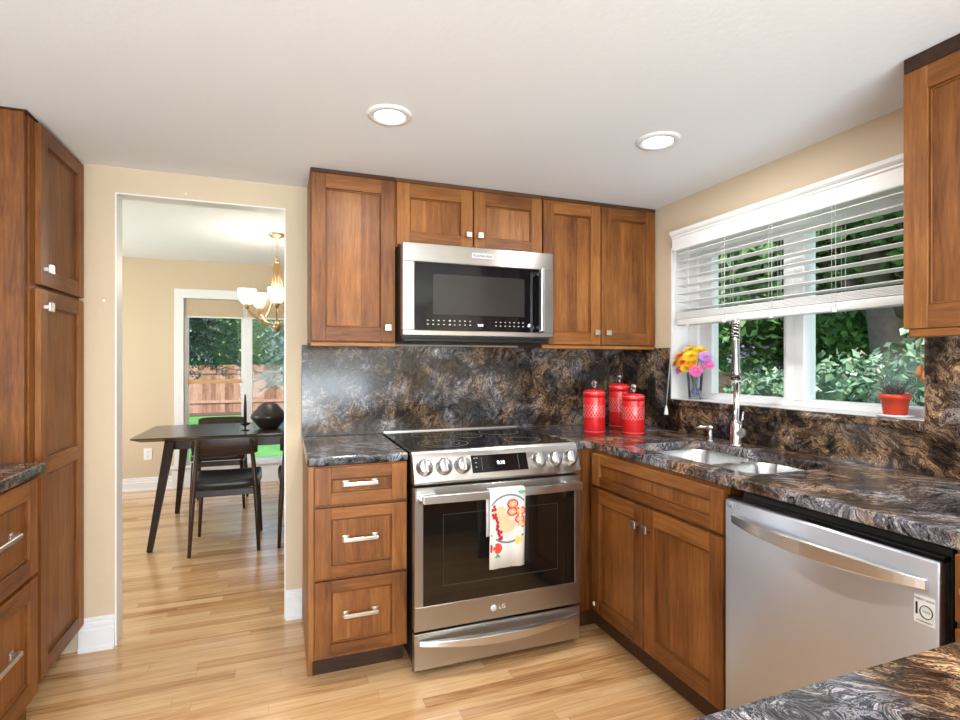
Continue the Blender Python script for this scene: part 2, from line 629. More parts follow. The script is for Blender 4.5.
    def build(self, name, mats, parent=None, bevel=0.0, fix=True, sub=0):
        off = wloc(parent) if parent is not None else Vector((0, 0, 0))
        me = bpy.data.meshes.new(name)
        me.from_pydata([(v[0] - off.x, v[1] - off.y, v[2] - off.z) for v in self.V], [], self.F)
        if not isinstance(mats, (list, tuple)):
            mats = [mats]
        for m in mats:
            me.materials.append(m)
        me.polygons.foreach_set('material_index', self.MI)
        me.polygons.foreach_set('use_smooth', self.S)
        at = me.attributes.new('tone', 'FLOAT', 'FACE')
        at.data.foreach_set('value', self.T)
        if fix:
            bm = bmesh.new()
            bm.from_mesh(me)
            bmesh.ops.remove_doubles(bm, verts=bm.verts, dist=1e-6)
            bmesh.ops.recalc_face_normals(bm, faces=bm.faces)
            bm.to_mesh(me)
            bm.free()
        me.update()
        o = bpy.data.objects.new(name, me)
        COL.objects.link(o)
        if parent is not None:
            o.parent = parent
        if bevel:
            b = o.modifiers.new('bevel', 'BEVEL')
            b.width = bevel
            b.segments = 2
            b.limit_method = 'ANGLE'
            b.angle_limit = R(40)
        if sub:
            s = o.modifiers.new('sub', 'SUBSURF')
            s.levels = sub
            s.render_levels = sub
        return o


def tag(o, label=None, cat=None, group=None, kind=None):
    if label:
        o['label'] = label
    if cat:
        o['category'] = cat
    if group:
        o['group'] = group
    if kind:
        o['kind'] = kind
    return o


def empty(name, loc, label=None, cat=None, group=None, kind=None):
    o = bpy.data.objects.new(name, None)
    o.empty_display_size = .05
    o.location = loc
    COL.objects.link(o)
    return tag(o, label, cat, group, kind)


def copy_tree(o, parent=None):
    c = o.copy()
    COL.objects.link(c)
    c.parent = parent
    for ch in list(o.children):
        copy_tree(ch, c)
    return c


def struct(name, mb, mats, parent=None, label=None, **kw):
    o = mb.build(name, mats, parent, **kw)
    if parent is None:
        o['kind'] = 'structure'
        o['label'] = label or name.replace('_', ' ')
        o['category'] = name.split('_')[0]
    return o


def text_part(body, size, mat, parent, loc, rot, name='lettering', extrude=.0004, align='CENTER'):
    cu = bpy.data.curves.new('t', 'FONT')
    cu.body = body
    cu.size = size
    cu.extrude = extrude
    cu.align_x = align
    cu.align_y = 'CENTER'
    tmp = bpy.data.objects.new('t', cu)
    COL.objects.link(tmp)
    dg = bpy.context.evaluated_depsgraph_get()
    me = bpy.data.meshes.new_from_object(tmp.evaluated_get(dg))
    bpy.data.objects.remove(tmp)
    me.materials.clear()
    me.materials.append(mat)
    me.transform(Euler(rot).to_matrix().to_4x4())
    o = bpy.data.objects.new(name, me)
    off = wloc(parent)
    o.location = Vector(loc) - off
    COL.objects.link(o)
    o.parent = parent
    return o


# face frames: 'S' faces -y (a=x), 'W' faces -x (a=y), 'E' faces +x (a=y)
def fbox(mb, face, plane, a0, a1, b0, b1, d0, d1, bev=.0, mi=0, tone=None):
    """box on a face plane; d measured outward from plane"""
    if face == 'S':
        mb.box(a0, a1, plane - d1, plane - d0, b0, b1, bev, mi, tone)
    elif face == 'W':
        mb.box(plane - d1, plane - d0, a0, a1, b0, b1, bev, mi, tone)
    else:
        mb.box(plane + d0, plane + d1, a0, a1, b0, b1, bev, mi, tone)


def shaker(mb, face, plane, a0, a1, b0, b1, stile=.062, rail=.062, th=.020, hgrain=False, boards=0, midrails=()):
    """five piece door: back of the door on the plane"""
    a0, a1 = min(a0, a1), max(a0, a1)
    hz = 1 if face == 'S' else 2
    e = .0012
    for s0, s1 in ((a0, a0 + stile), (a1 - stile, a1)):
        fbox(mb, face, plane, s0, s1, b0, b1, 0, th, e, 0, random.uniform(.3, .7))
    edges = [b0, *midrails, b1]
    rr = []
    rr.append((b0, b0 + rail))
    for m_ in midrails:
        rr.append((m_ - rail / 2, m_ + rail / 2))
    rr.append((b1 - rail, b1))
    for r0, r1 in rr:
        fbox(mb, face, plane, a0 + stile, a1 - stile, r0, r1, 0, th - .0006, e, hz, random.uniform(.3, .7))
    for i in range(len(rr) - 1):
        p0, p1 = rr[i][1], rr[i + 1][0]
        ia0, ia1 = a0 + stile, a1 - stile
        # moulded lip round the panel
        w = .007
        fbox(mb, face, plane, ia0, ia0 + w, p0, p1, 0, th * .62, .002, 0, .30)
        fbox(mb, face, plane, ia1 - w, ia1, p0, p1, 0, th * .62, .002, 0, .30)
        fbox(mb, face, plane, ia0 + w, ia1 - w, p0, p0 + w, 0, th * .62, .002, hz, .45)
        fbox(mb, face, plane, ia0 + w, ia1 - w, p1 - w, p1, 0, th * .62, .002, hz, .30)
        n = max(1, boards if boards else int(round((ia1 - ia0) / .085)))
        if hgrain:
            fbox(mb, face, plane, ia0, ia1, p0, p1, 0, th * .36, 0, 0, random.uniform(.35, .6))
        else:
            cuts = [ia0 + (ia1 - ia0) * (k + (random.uniform(-.2, .2) if 0 < k < n else 0)) / n for k in range(n + 1)]
            for k in range(n):
                fbox(mb, face, plane, cuts[k], cuts[k + 1], p0, p1, 0, th * .36, 0, 0, random.uniform(.32, .68))
    return mb


def out(face, plane, a, b, d):
    if face == 'S':
        return (a, plane - d, b)
    if face == 'W':
        return (plane - d, a, b)
    return (plane + d, a, b)


def square_knob(parent, face, plane, a, b, s=.030):
    mb = MB()
    fbox(mb, face, plane, a - .006, a + .006, b - .006, b + .006, 0, .022)
    fbox(mb, face, plane, a - s / 2, a + s / 2, b - s / 2, b + s / 2, .018, .028, .002)
    return mb.build('knob', M['nickel'], parent)


def bar_pull(parent, face, plane, a, b, L=.14, name='handle'):
    mb = MB()
    for s in (-1, 1):
        c = a + s * (L / 2 - .012)
        fbox(mb, face, plane, c - .007, c + .007, b - .009, b + .009, 0, .024, .002)
        fbox(mb, face, plane, c - .013, c + .013, b - .013, b + .013, 0, .004, .001)
    fbox(mb, face, plane, a - L / 2, a + L / 2, b - .008, b + .008, .020, .031, .0025)
    return mb.build(name, M['nickel'], parent)


def door_part(parent, face, plane, a0, a1, b0, b1, name='door', **kw):
    mb = MB()
    shaker(mb, face, plane, a0, a1, b0, b1, **kw)
    return mb.build(name, WOODS, parent)


# ------------------------------------------------------------------ the room
H = 2.176
HD = 2.35
XL = -3.5
mb = MB().box(XL - .15, .14, -6.15, .12, -.1, 0)
mb.box(-4.95, .14, .12, 3.50, -.1, 0)
struct('floor', mb, M['floor'], label='light oak strip floor running through both rooms')
struct('ceiling', MB().box(XL - .15, .14, -6.15, .0, H, HD + .15), M['ceiling'], label='white kitchen ceiling')
struct('ceiling', MB().box(-4.95, .14, .0, 3.51, HD, HD + .15), M['ceiling'], label='white dining room ceiling beyond the opening')
# back wall with the opening to the dining room
OX0, OX1, OZ = -2.741, -2.014, 2.060
mb = MB().box(-4.95, OX0, 0, .09, 0, HD).box(OX0, OX1, 0, .09, OZ, HD).box(OX1, .14, 0, .09, 0, HD)
struct('wall_back', mb, M['wall'], label='beige back wall with the dining room opening')
mb = MB().box(OX0, OX0 + .006, -.001, .091, 0, OZ - .006).box(OX1 - .006, OX1, -.001, .091, 0, OZ - .006).box(OX0, OX1, -.001, .091, OZ - .006, OZ)
struct('trim_1', mb, M['white'], label='white painted lining of the opening')
# window wall
WY0, WY1, WZ0, WZ1 = -.439, -1.690, 1.055, 1.925
mb = MB().box(0, .22, WY0, .12, 0, HD).box(0, .22, -6.15, WY1, 0, HD).box(0, .22, WY1, WY0, 0, WZ0).box(0, .22, WY1, WY0, WZ1, HD)
struct('wall_right', mb, M['wall'], label='beige window wall')
struct('wall_left', MB().box(XL - .15, XL, -6.15, 0, 0, H), M['offwall'], label='pale left kitchen wall')
mb = MB().box(XL - .15, .14, -6.0, -5.9, 0, .45).box(XL - .15, .14, -6.0, -5.9, 2.15, H).box(XL - .15, -3.2, -6.0, -5.9, .45, 2.15).box(-.2, .14, -6.0, -5.9, .45, 2.15)
struct('wall_rear', mb, M['offwall'], label='rear wall behind the camera')
# dining room
mb = MB().box(-4.95, -2.985, 3.37, 3.50, 0, HD).box(-2.985, -1.1, 3.37, 3.50, 1.965, HD).box(-2.985, -1.1, 3.37, 3.50, 0, .20).box(-1.1, .14, 3.37, 3.5, 0, HD)
struct('wall_far', mb, M['wall'], label='beige far wall of the dining room')
mb = MB().box(-4.65, -4.5, .0901, 1.0, 0, HD).box(-4.65, -4.5, 2.8, 3.37, 0, HD).box(-4.65, -4.5, 1.0, 2.8, 0, .7).box(-4.65, -4.5, 1.0, 2.8, 2.2, HD)
struct('wall_dining', mb, M['wall'], label='beige left wall of the dining room')
struct('wall_dining', MB().box(-.02, .22, .0901, 3.5, 0, HD), M['wall'], label='beige right wall of the dining room')


def baseboard(mb, axis, plane, sgn, a0, a1, h=.145):
    """profile against a wall plane; sgn = outward direction"""
    prof = [(0, 0), (.024, 0), (.024, .014), (.017, .022), (.017, h * .64), (.010, h * .70), (.012, h * .72), (.012, h * .83), (.006, h * .87), (.008, h * .89), (.008, h * .96), (.003, h), (0, h)]
    pts = [(plane + sgn * d, z) for d, z in prof]
    if axis == 'x':   # runs along x, plane is y
        mb.prism(pts, 0, a0, a1)
    else:
        mb.prism(pts, 1, a0, a1)
    return mb


mb = baseboard(MB(), 'x', 0, -1, -2.875, OX0)
struct('baseboard_left', mb, M['white'], label='white stepped baseboard left of the opening')
mb = baseboard(MB(), 'x', 0, -1, OX1, -1.936)
struct('baseboard_right', mb, M['white'], label='white stepped baseboard right of the opening')
mb = baseboard(MB(), 'x', 3.37, -1, -4.5, -3.066, .13)
struct('baseboard_far', mb, M['white'], label='white baseboard along the far dining wall')
mb = baseboard(MB(), 'y', -4.5, 1, .12, 3.37, .13)
struct('baseboard_dining', mb, M['white'], label='white baseboard of the dining room left wall')


# kitchen window -------------------------------------------------
win = empty('window_1', (.16, -1.06, 1.06), 'white framed kitchen window over the sink', 'window', kind='structure')
mb = MB()
mb.box(.0, .114, WY0 - .006, WY0, 1.0902, WZ1 - .0062).box(.0, .114, WY1, WY1 + .006, 1.0902, WZ1 - .0062).box(0, .114, WY1, WY0, WZ1 - .006, WZ1)
mb.box(.0, .20, WY1, WY0, 1.055, 1.090)
mb.build('window_lining', M['white'], win)
mb = MB()
fx0, fx1 = .115, .185
for (y0, y1, z0, z1) in ((WY0 - .075, WY0, 1.09, WZ1), (WY1, WY1 + .03, 1.09, WZ1), (WY1 + .0302, WY0 - .0752, 1.0902, 1.117), (WY1 + .0302, WY0 - .0752, WZ1 - .05, WZ1),
                         (-1.105, -1.06, 1.117, WZ1 - .05)):
    mb.box(fx0, fx1, y0, y1, z0, z1, .002)
mb.box(fx0 + .02, fx1 - .002, WY0 - .16, WY0 - .0752, 1.1175, WZ1 - .0505, .002)
mb.box(fx0 - .003, fx1, -1.155, -1.1052, 1.117, WZ1 - .05, .003)
mb.box(fx0 + .012, fx1, -1.0598, -1.040, 1.117, WZ1 - .05, .002)
mb.box(fx0 + .022, fx1 - .004, WY1 + .031, WY0 - .076, 1.1172, 1.124, .001)
mb.build('window_frame', M['white'], win)
MB().box(.148, .152, -1.05, WY0 - .15, 1.11, WZ1 - .04).build('pane', M['window_glass'], win)
MB().box(.148, .152, WY1 + .02, -1.11, 1.11, WZ1 - .04).build('pane', M['window_glass'], win)

# far dining window ----------------------------------------------
win2 = empty('window_2', (-2.0, 3.37, .2), 'tall white framed double windows of the dining room', 'window', kind='structure')
mb = MB()
Y0 = 3.35
mb.box(-3.070, -2.985, Y0, 3.38, .226, 1.960, .002).box(-3.070, -1.02, Y0, 3.38, 1.960, 2.055, .002).box(-1.105, -1.02, Y0, 3.38, .226, 1.960, .002)
mb.box(-3.09, -1.0, Y0 - .005, 3.38, 0.0, .20, .003)
mb.box(-3.10, -.99, Y0 - .03, 3.40, .20, .225, .003)
mb.build('window_casing', M['white'], win2)
mb = MB()
for (x0, x1) in ((-2.985, -2.950), (-2.445, -2.385), (-2.385, -2.337), (-1.83, -1.73), (-1.15, -1.10)):
    mb.box(x0, x1, 3.40, 3.46, .255, 1.90, .002)
mb.box(-2.985, -1.1, 3.40, 3.46, .20, .255).box(-2.985, -1.1, 3.40, 3.46, 1.90, 1.965)
mb.build('window_frame', M['white'], win2)
MB().box(-2.955, -2.44, 3.39, 3.45, 1.074, 1.112, .002).build('meeting_rail', M['oak_rail'], win2)
for x0, x1 in ((-2.955, -2.44), (-2.34, -1.82), (-1.74, -1.14)):
    MB().box(x0, x1, 3.428, 3.432, .25, 1.91).build('pane', M['window_glass'], win2)
sh = empty('roller_shade', (-2.7, 3.36, 1.77), 'tan roller shade pulled down a little at the dining window top', 'shade')
MB().box(-2.965, -2.43, 3.375, 3.382, 1.775, 1.955).build('shade_cloth', M['shade_fabric'], sh)
MB().box(-2.965, -2.43, 3.372, 3.384, 1.762, 1.778, .002).build('hem_bar', M['blind'], sh)
sh = empty('roller_shade', (-2.05, 3.36, 1.77), 'tan roller shade behind the brass chandelier', 'shade')
MB().box(-2.385, -1.76, 3.375, 3.382, 1.775, 1.955).build('shade_cloth', M['shade_fabric'], sh)
MB().box(-2.385, -1.76, 3.372, 3.384, 1.762, 1.778, .002).build('hem_bar', M['blind'], sh)


# ------------------------------------------------------------------ recessed lights
def recessed(x, y, label, power=9, rr=1.0):
    e = empty('recessed_light', (x, y, H), label, 'ceiling light', 'recessed ceiling lights')
    MB().lathe([(.062 * rr, -.001), (.066 * rr, -.009), (.088 * rr, -.007), (.094 * rr, -.001), (.094 * rr, .002), (.062 * rr, .002)], (x, y, H), 40).build('trim_ring', M['white'], e)
    MB().lathe([(.0001, -.002), (.064 * rr, -.002), (.064 * rr, .001)], (x, y, H), 32).build('lens', M['lens'], e)
    lamp('recessed_lamp', 'AREA', (x, y, H - .012), (0, 0, 0), power, (1.0, .97, .93), shape='DISK', size=.11)


recessed(-1.667, -.935, 'white recessed ceiling light above the stove, left of the pair', rr=.86)
recessed(-.618, -1.092, 'white recessed ceiling light nearest the window', rr=.93)
for (x, y) in ((-2.9, -2.6), (-1.1, -2.9), (-2.6, -4.4), (-.9, -4.5)):  # unseen downlights added behind the camera to help light the room
    recessed(x, y, 'unseen white recessed ceiling light added behind the camera')


# ------------------------------------------------------------------ upper cabinets on the back wall
def carcass(name, parent, boxes, tone=.45, mi=0):
    mb = MB()
    for b in boxes:
        mb.box(*b, bev=.001, mi=mi, tone=tone)
    return mb.build(name, WOODS, parent)


UB, UT = 1.378, 2.152
UF = -.300    # carcass front, doors 20 mm proud


def upper(x0, x1, z0, doors, label, knobs, rail=True):
    e = empty('upper_cabinet', ((x0 + x1) / 2, 0, z0), label, 'cabinet', 'upper wall cabinets')
    carcass('body', e, [(x0, x1, UF, -.001, z0, H - .001)])
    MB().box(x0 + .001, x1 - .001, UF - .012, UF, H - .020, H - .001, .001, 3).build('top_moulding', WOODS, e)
    if rail:
        MB().box(x0, x1, UF - .014, UF + .006, z0 - .016, z0 + .002, .002, 1, .75).build('light_rail', WOODS, e)
    for i, (a0, a1) in enumerate(doors):
        d = door_part(e, 'S', UF - .0005, a0, a1, z0 + .008, UT, rail=.066)
        square_knob(d, 'S', UF - .020, knobs[i][0], knobs[i][1])
    return e


upper(-1.910, -1.520, UB, [(-1.906, -1.530)], 'tall brown wood wall cabinet left of the microwave', [(-1.562, 1.452)])
upper(-1.519, -.738, 1.845, [(-1.515, -1.131), (-1.123, -.742)], 'short two-door wood cabinet above the microwave', [(-1.158, 1.925), (-1.096, 1.925)], False)
upper(-.737, -.002, UB, [(-.732, -.380), (-.373, -.012)], 'two-door wood wall cabinet right of the microwave', [(-.412, 1.452), (-.340, 1.452)])

# wall cabinet at the right edge of the picture, on the window wall
e = empty('upper_cabinet', (0, -2.1, UB), 'wood wall cabinet right of the window, facing the room', 'cabinet', 'upper wall cabinets')
carcass('body', e, [(-.295, -.001, -2.62, -1.812, UB, H - .001)])
MB().box(-.315, -.295, -2.63, -1.806, H - .045, H - .001, .002, 3).build('top_moulding', WOODS, e)
MB().box(-.313, -.275, -2.62, -1.818, UB - .020, UB + .004, .003, 2, .6).build('light_rail', WOODS, e)
for a0, a1, k in ((-2.205, -1.806, -2.165), (-2.61, -2.212, -2.25)):
    d = door_part(e, 'W', -.2955, a0, a1, UB + .005, H - .046, rail=.066)
    square_knob(d, 'W', -.3155, k, 1.46)

# ------------------------------------------------------------------ microwave
mw = empty('microwave', (-1.14, 0, 1.40), 'stainless over-the-range microwave under the short cabinet', 'microwave')
X0, X1, Z0, Z1, YF = -1.517, -.745, 1.412, 1.838, -.452
MB().box(X0 + .004, X1 - .004, -.41, -.022, 1.395, Z1, .003).build('body', M['black'], mw)
mb = MB()
gx0, gx1, gz0, gz1 = -1.462, -.800, 1.437, 1.752
mb.box(X0, X1, YF, -.405, gz1, Z1, .003).box(X0, X1, YF, -.405, Z0, gz0, .003).box(X0, gx0, YF, -.405, gz0, gz1, .002).box(gx1, X1, YF, -.405, gz0, gz1, .002)
# sloped inner edge of the door frame
mb.prism([(gx0, YF - .001), (gx0 + .008, YF + .010), (gx0, YF + .010)], 2, gz0, gz1)
door = mb.build('door_frame', M['steel'], mw)
MB().box(gx0 - .001, gx1 + .001, YF + .004, YF + .02, gz0 - .001, gz1 + .001).build('glass_front', M['black_glass'], mw)
MB().box(-1.372, -.905, YF + .0025, YF + .0045, 1.512, 1.700).build('viewing_window', M['inner_glass'], mw)
mb = MB()
for k in range(2):
    mb.tube([(-.832, YF - .002, (1.462, 1.728)[k]), (-.832, YF - .045, (1.462, 1.728)[k])], .010, 10)
mb.bar([(-.832, YF - .045, 1.440), (-.832, YF - .045, 1.748)], .030, .020, (1, 0, 0))
mb.build('handle', M['steel_bright'], mw, bevel=.003)
mb = MB()
for k in range(9):
    for j in range(2):
        if k == 4:
            mb.box(-1.400 + k * .026, -1.390 + k * .026, YF + .002, YF + .0045, 1.462 + j * .018, 1.468 + j * .018)
        else:
            mb.box(-1.402 + k * .026, -1.394 + k * .026, YF + .002, YF + .0045, 1.463 + j * .018, 1.467 + j * .018)
mb.build('left_control_marks', M['print_grey'], mw)
mb = MB()
for k in range(7):
    for j in range(2):
        mb.box(-1.060 + k * .024, -1.053 + k * .024, YF + .002, YF + .0045, 1.463 + j * .018, 1.467 + j * .018)
mb.build('right_control_marks', M['print_grey'], mw)
mb = MB().lathe([(.0001, 0), (.009, 0), (.011, -.012), (.0001, -.012)], (0, 0, 0), 20, mat=Matrix.Rotation(-PI / 2, 4, 'X'))
mb.V = [(v[0] - .888, v[1] + YF - .010, v[2] + 1.468) for v in mb.V]
mb.build('dial', M['steel_bright'], mw)
MB().box(-1.175, -1.105, YF + .0015, YF + .0045, 1.458, 1.482).build('display', M['black_glass'], mw)
text_part('9:10', .016, M['white_print'], mw, (-1.138, YF + .0012, 1.465), (PI / 2, 0, 0), 'clock_digits')
pl = MB().box(-1.182, -1.074, YF - .003, YF + .001, 1.785, 1.811, .001).build('name_plate', M['plate_grey'], mw)
text_part('KitchenAid', .0215, M['black_mark'], pl, (-1.128, YF - .0032, 1.798), (PI / 2, 0, 0))
mb = MB().box(X0 + .01, X1 - .01, -.425, -.03, 1.384, 1.402, .003)
for k in range(24):
    mb.box(X0 + .03 + k * .030, X0 + .048 + k * .030, -.428, -.40, 1.390, 1.398)
mb.build('vent_grille', M['black_metal'], mw)

# ------------------------------------------------------------------ backsplashes
bs = MB().box(-1.938, -.0, -.020, -.001, .912, 1.376, .001).build('backsplash', granite_back)
tag(bs, 'dark veined granite backsplash behind the stove', 'backsplash', 'granite backsplash slabs')
mb = MB()
rot = Matrix(((0, 0, 1, 0), (1, 0, 0, 0), (0, 1, 0, 0), (0, 0, 0, 1)))   # (u,v,w)->(x=w,y=u,z=v)
mb.slab([[(-.0205, .912), (-.0205, 1.370), (-.438, 1.370), (-.438, 1.054), (-1.692, 1.054), (-1.692, 1.3765), (-2.62, 1.3765), (-2.62, .912)]], -.018, -.001, mat=rot)
bs = mb.build('backsplash', granite_side)
tag(bs, 'dark brown granite backsplash below and beside the window', 'backsplash', 'granite backsplash slabs')
ws = MB().box(-.034, .018, WY1 + .002, -.455, 1.0555, 1.0880, .006, seg=3).build('window_ledge', granite_side)
tag(ws, 'narrow rounded granite ledge under the kitchen window', 'window ledge')

# ------------------------------------------------------------------ range
rg = empty('range', (-1.147, -.38, 0), 'stainless slide-in electric range with black oven window', 'stove')
RX0, RX1 = -1.531, -.762
MB().box(RX0 + .003, RX1 - .003, -.690, -.030, .04, .896, .003).build('body', M['black_metal'], rg)
mb = MB().box(RX0 - .002, RX1 + .002, -.688, -.040, .9, .9175, .003)
mb.build('cooktop', M['black_glass'], rg)
mb = MB()
for (cx, cy, rr) in ((-1.34, -.50, .115), (-1.34, -.20, .075), (-.95, -.52, .085), (-.95, -.22, .105), (-1.15, -.30, .07), (-1.34, -.50, .075)):
    pts = [(cx + rr * math.cos(2 * PI * k / 48), cy + rr * math.sin(2 * PI * k / 48), .9176) for k in range(48)]
    mb.tube(pts, .0012, 4, closed=True, flat=(1, .25))
mb.build('burner_rings', M['grey_print'], rg)
MB().box(RX0 - .002, RX1 + .002, -.042, -.0215, .9, .926, .003).build('rear_trim', M['steel_bright'], rg)
# slanted control panel
ptop, pbot = (-.700, .915), (-.748, .793)
mb = MB().prism([(-.672, .919), (-.694, .919), (-.702, .910), (-.748, .800), (-.744, .790), (-.672, .790)], 0, RX0, RX1)
cp = mb.build('control_panel', M['steel'], rg, bevel=.002)
nd = Vector((0, -(.910 - .800), -(.748 - .702))).normalized()   # outward normal of the slant
nd = Vector((0, -.110, .046)).normalized()
tl = math.atan2(.046, .110)
mpan = Matrix.Translation((0, -.725, .855)) @ Matrix.Rotation(-tl, 4, 'X')
for x in (-1.485, -1.402, -1.322, -.968, -.888, -.810):
    mb = MB()
    Q = Matrix.Rotation(PI / 2, 4, 'X')
    T = mpan @ Matrix.Translation((x, 0, 0)) @ Q
    mb.lathe([(.0001, 0), (.036, 0), (.036, .005), (.033, .008), (.030, .010), (.028, .030), (.025, .034), (.0001, .034)], (0, 0, 0), 32, mat=T)
    kb = mb.build('knob', M['steel'], rg)
    mb = MB().box(x - .006, x + .006, -.046, -.012, -.027, .027, .003, mat=mpan)
    mb.build('grip', M['steel_bright'], kb)
mb = MB().box(-1.280, -1.022, -.0035, .004, -.036, .038, .001, mat=mpan)
dsp = mb.build('display', M['black_glass'], rg)
text_part('9:10', .021, M['white_print'], dsp, tuple(mpan @ Vector((-1.148, -.0042, .0))), (PI / 2 - tl, 0, 0), 'clock_digits')
mb = MB()
for (x, z) in ((-1.268, .026), (-1.256, .026), (-1.262, .006), (-1.262, -.012)):
    mb.box(x - .003, x + .004, -.0042, -.003, z - .002, z + .002, mat=mpan)
mb.build('indicator_marks', M['grey_print'], dsp)
for x in (-1.235, -1.065):
    MB().box(x - .0004, x + .0004, -.0038, -.003, -.03, .03, mat=mpan).build('panel_divider', M['grey_print'], dsp)
# oven door
mb = MB()
DZ0, DZ1, DY = .196, .778, -.742
ix0, ix1, iz0, iz1 = -1.494, -.793, .296, .712
mb.box(RX0, RX1, DY, -.700, iz1, DZ1, .003).box(RX0, RX1, DY, -.700, DZ0, iz0, .003).box(RX0, ix0, DY, -.700, iz0, iz1, .002).box(ix1, RX1, DY, -.700, iz0, iz1, .002)
od = mb.build('oven_door', M['steel'], rg)
MB().box(ix0 - .001, ix1 + .001, DY + .0005, -.705, iz0 - .001, iz1 + .001, .001).build('window', M['oven_glass'], od)
mb = MB()
for (x0, x1, z0, z1) in ((-1.41, -.88, .368, .3705), (-1.41, -.88, .66, .6615), (-1.41, -1.4085, .37, .66), (-.8815, -.88, .37, .66)):
    mb.box(x0, x1, DY - .0003, DY + .001, z0, z1)
mb.build('inner_frame_line', M['faint_line'], od)
# handle with flared ends
mb = MB()
N = 24
pts = [(RX0 + .025 + (RX1 - RX0 - .050) * k / N, DY - .048 - .010 * math.sin(PI * k / N), .742) for k in range(N + 1)]
mb.bar(pts, .022, .034)
for x in (RX0 + .055, RX1 - .055):
    mb.box(x - .035, x + .035, DY - .045, DY + .002, .728, .756, .004)
mb.build('handle', M['steel_bright'], od, bevel=.004)
mb = MB().box(-1.205, -1.170, DY - .0012, DY + .001, .239, .243)
lg = MB()
lg.lathe([(.0001, 0), (.0135, 0), (.0135, .0015), (.0001, .0015)], (0, 0, 0), 28, mat=Matrix.Rotation(PI / 2, 4, 'X'))
lg.V = [(v[0] - 1.187, v[1] + DY, v[2] + .243) for v in lg.V]
lg.build('emblem', M['white_mark'], od)
text_part('LG', .026, M['white_mark'], od, (-1.148, DY - .0008, .243), (PI / 2, 0, 0))
# storage drawer
dr = MB().box(RX0, RX1, DY + .006, -.700, .035, .183, .003).build('storage_drawer', M['steel'], rg)
mb = MB()
N = 28
pts, ws_, hs_ = [], [], []
for k in range(N + 1):
    s = k / N
    b = math.sin(PI * s)
    pts.append((RX0 + .020 + (RX1 - RX0 - .040) * s, DY - .004 - .036 * b ** .8, .150 - .012 * b))
    ws_.append(.012 + .020 * b)
    hs_.append(.020 + .016 * b)
mb.bar(pts, ws_, hs_)
mb.build('drawer_grip', M['steel_bright'], dr, bevel=.003)
for x in (RX0 + .03, RX1 - .03):
    MB().lathe([(.018, 0), (.018, .012), (.010, .014), (.010, .045)], (x, -.66, 0), 12).build('foot', M['black'], rg)
    MB().lathe([(.018, 0), (.018, .012), (.010, .014), (.010, .045)], (x, -.08, 0), 12).build('foot', M['black'], rg)

# towel on the oven handle
mb = MB()
TX0, TX1 = -1.232, -1.074
prof = [(-.7710, .56), (-.7700, .70), (-.7705, .748), (-.7800, .7630), (-.8000, .7640), (-.8130, .758), (-.8165, .742), (-.8160, .70), (-.8120, .60), (-.8080, .52), (-.8060, .435)]
vs_, fs = [], []
NX = 14
for (y, z) in prof:
    for i in range(NX + 1):
        s = i / NX
        x = TX0 + (TX1 - TX0) * s
        vs_.append((x, y - (.0025 * math.sin(s * 9) + .002 * math.sin(s * 17)) * (1 if z < .74 and y < -.79 else 0), z))
for j in range(len(prof) - 1):
    for i in range(NX):
        a = j * (NX + 1) + i
        fs.append([a, a + 1, a + NX + 2, a + NX + 1])
mb.raw(vs_, fs, 0, .5, True)
tw = mb.build('cloth', M['towel'], None, fix=False)
sd = tw.modifiers.new('thick', 'SOLIDIFY')
sd.thickness = .0025
sd.offset = 0
MATS_T = [M['towel'], M['t_red'], M['t_dred'], M['t_peach'], M['t_tan'], M['t_yel'], M['t_grn'], M['t_grey']]


def ty(z):
    pr = [(y, zz) for y, zz in prof if y < -.80]
    pr.sort(key=lambda p: p[1])
    for (ya, za), (yb, zb) in zip(pr, pr[1:]):
        if za <= z <= zb:
            return ya + (yb - ya) * (z - za) / (zb - za)
    return pr[-1][0]


tv = empty('dish_towel', (-1.153, -.80, .43), 'white dish towel with fruit print hanging on the oven handle', 'towel')
tw.parent = tv
for v in tw.data.vertices:
    v.co -= Vector((-1.153, -.80, .43))
pm = MB()


def blob(x, z, rx, rz, mi, d=.0048, rot=0):
    """print shape laid on the towel front, points clipped to the cloth edges"""
    n = 18
    vs_ = []
    for k in range(n):
        a = 2 * PI * k / n
        u, v = rx * math.cos(a), rz * math.sin(a)
        px = min(TX1 - .002, max(TX0 + .002, x + u * math.cos(rot) - v * math.sin(rot)))
        pz = z + u * math.sin(rot) + v * math.cos(rot)
        vs_.append((px, ty(pz) - d, pz))
    pm.raw(vs_, [list(range(n))], mi, .5)


# plate rim: a grey ring cut off by the towel edges
cx_, cz_, rx_, rz_ = -1.150, .640, .100, .103
prev = None
for k in range(97):
    a = 2 * PI * k / 96
    p = (cx_ + rx_ * math.cos(a), cz_ + rz_ * math.sin(a))
    q = (cx_ + rx_ * .93 * math.cos(a), cz_ + rz_ * .93 * math.sin(a))
    if prev and all(TX0 + .002 < t[0] < TX1 - .002 for t in (p, q, prev[0], prev[1])):
        pm.raw([(t[0], ty(t[1]) - .0044, t[1]) for t in (prev[0], p, q, prev[1])], [[0, 1, 2, 3]], 7, .5)
    prev = (p, q)
for (x, z, r_) in ((-1.133, .700, .026), (-1.135, .668, .024), (-1.098, .668, .024), (-1.100, .634, .023), (-1.090, .612, .018)):
    blob(x, z, r_, r_ * .8, 1)
    blob(x, z, r_ * .72, r_ * .56, 3, .0054)
    blob(x, z, r_ * .34, r_ * .26, 4, .0059)
for (x, z, a_, b_) in ((-1.195, .672, .028, .022), (-1.176, .640, .030, .020), (-1.150, .610, .034, .024), (-1.165, .596, .02, .012)):
    blob(x, z, a_, b_, 4, .0050, .3)
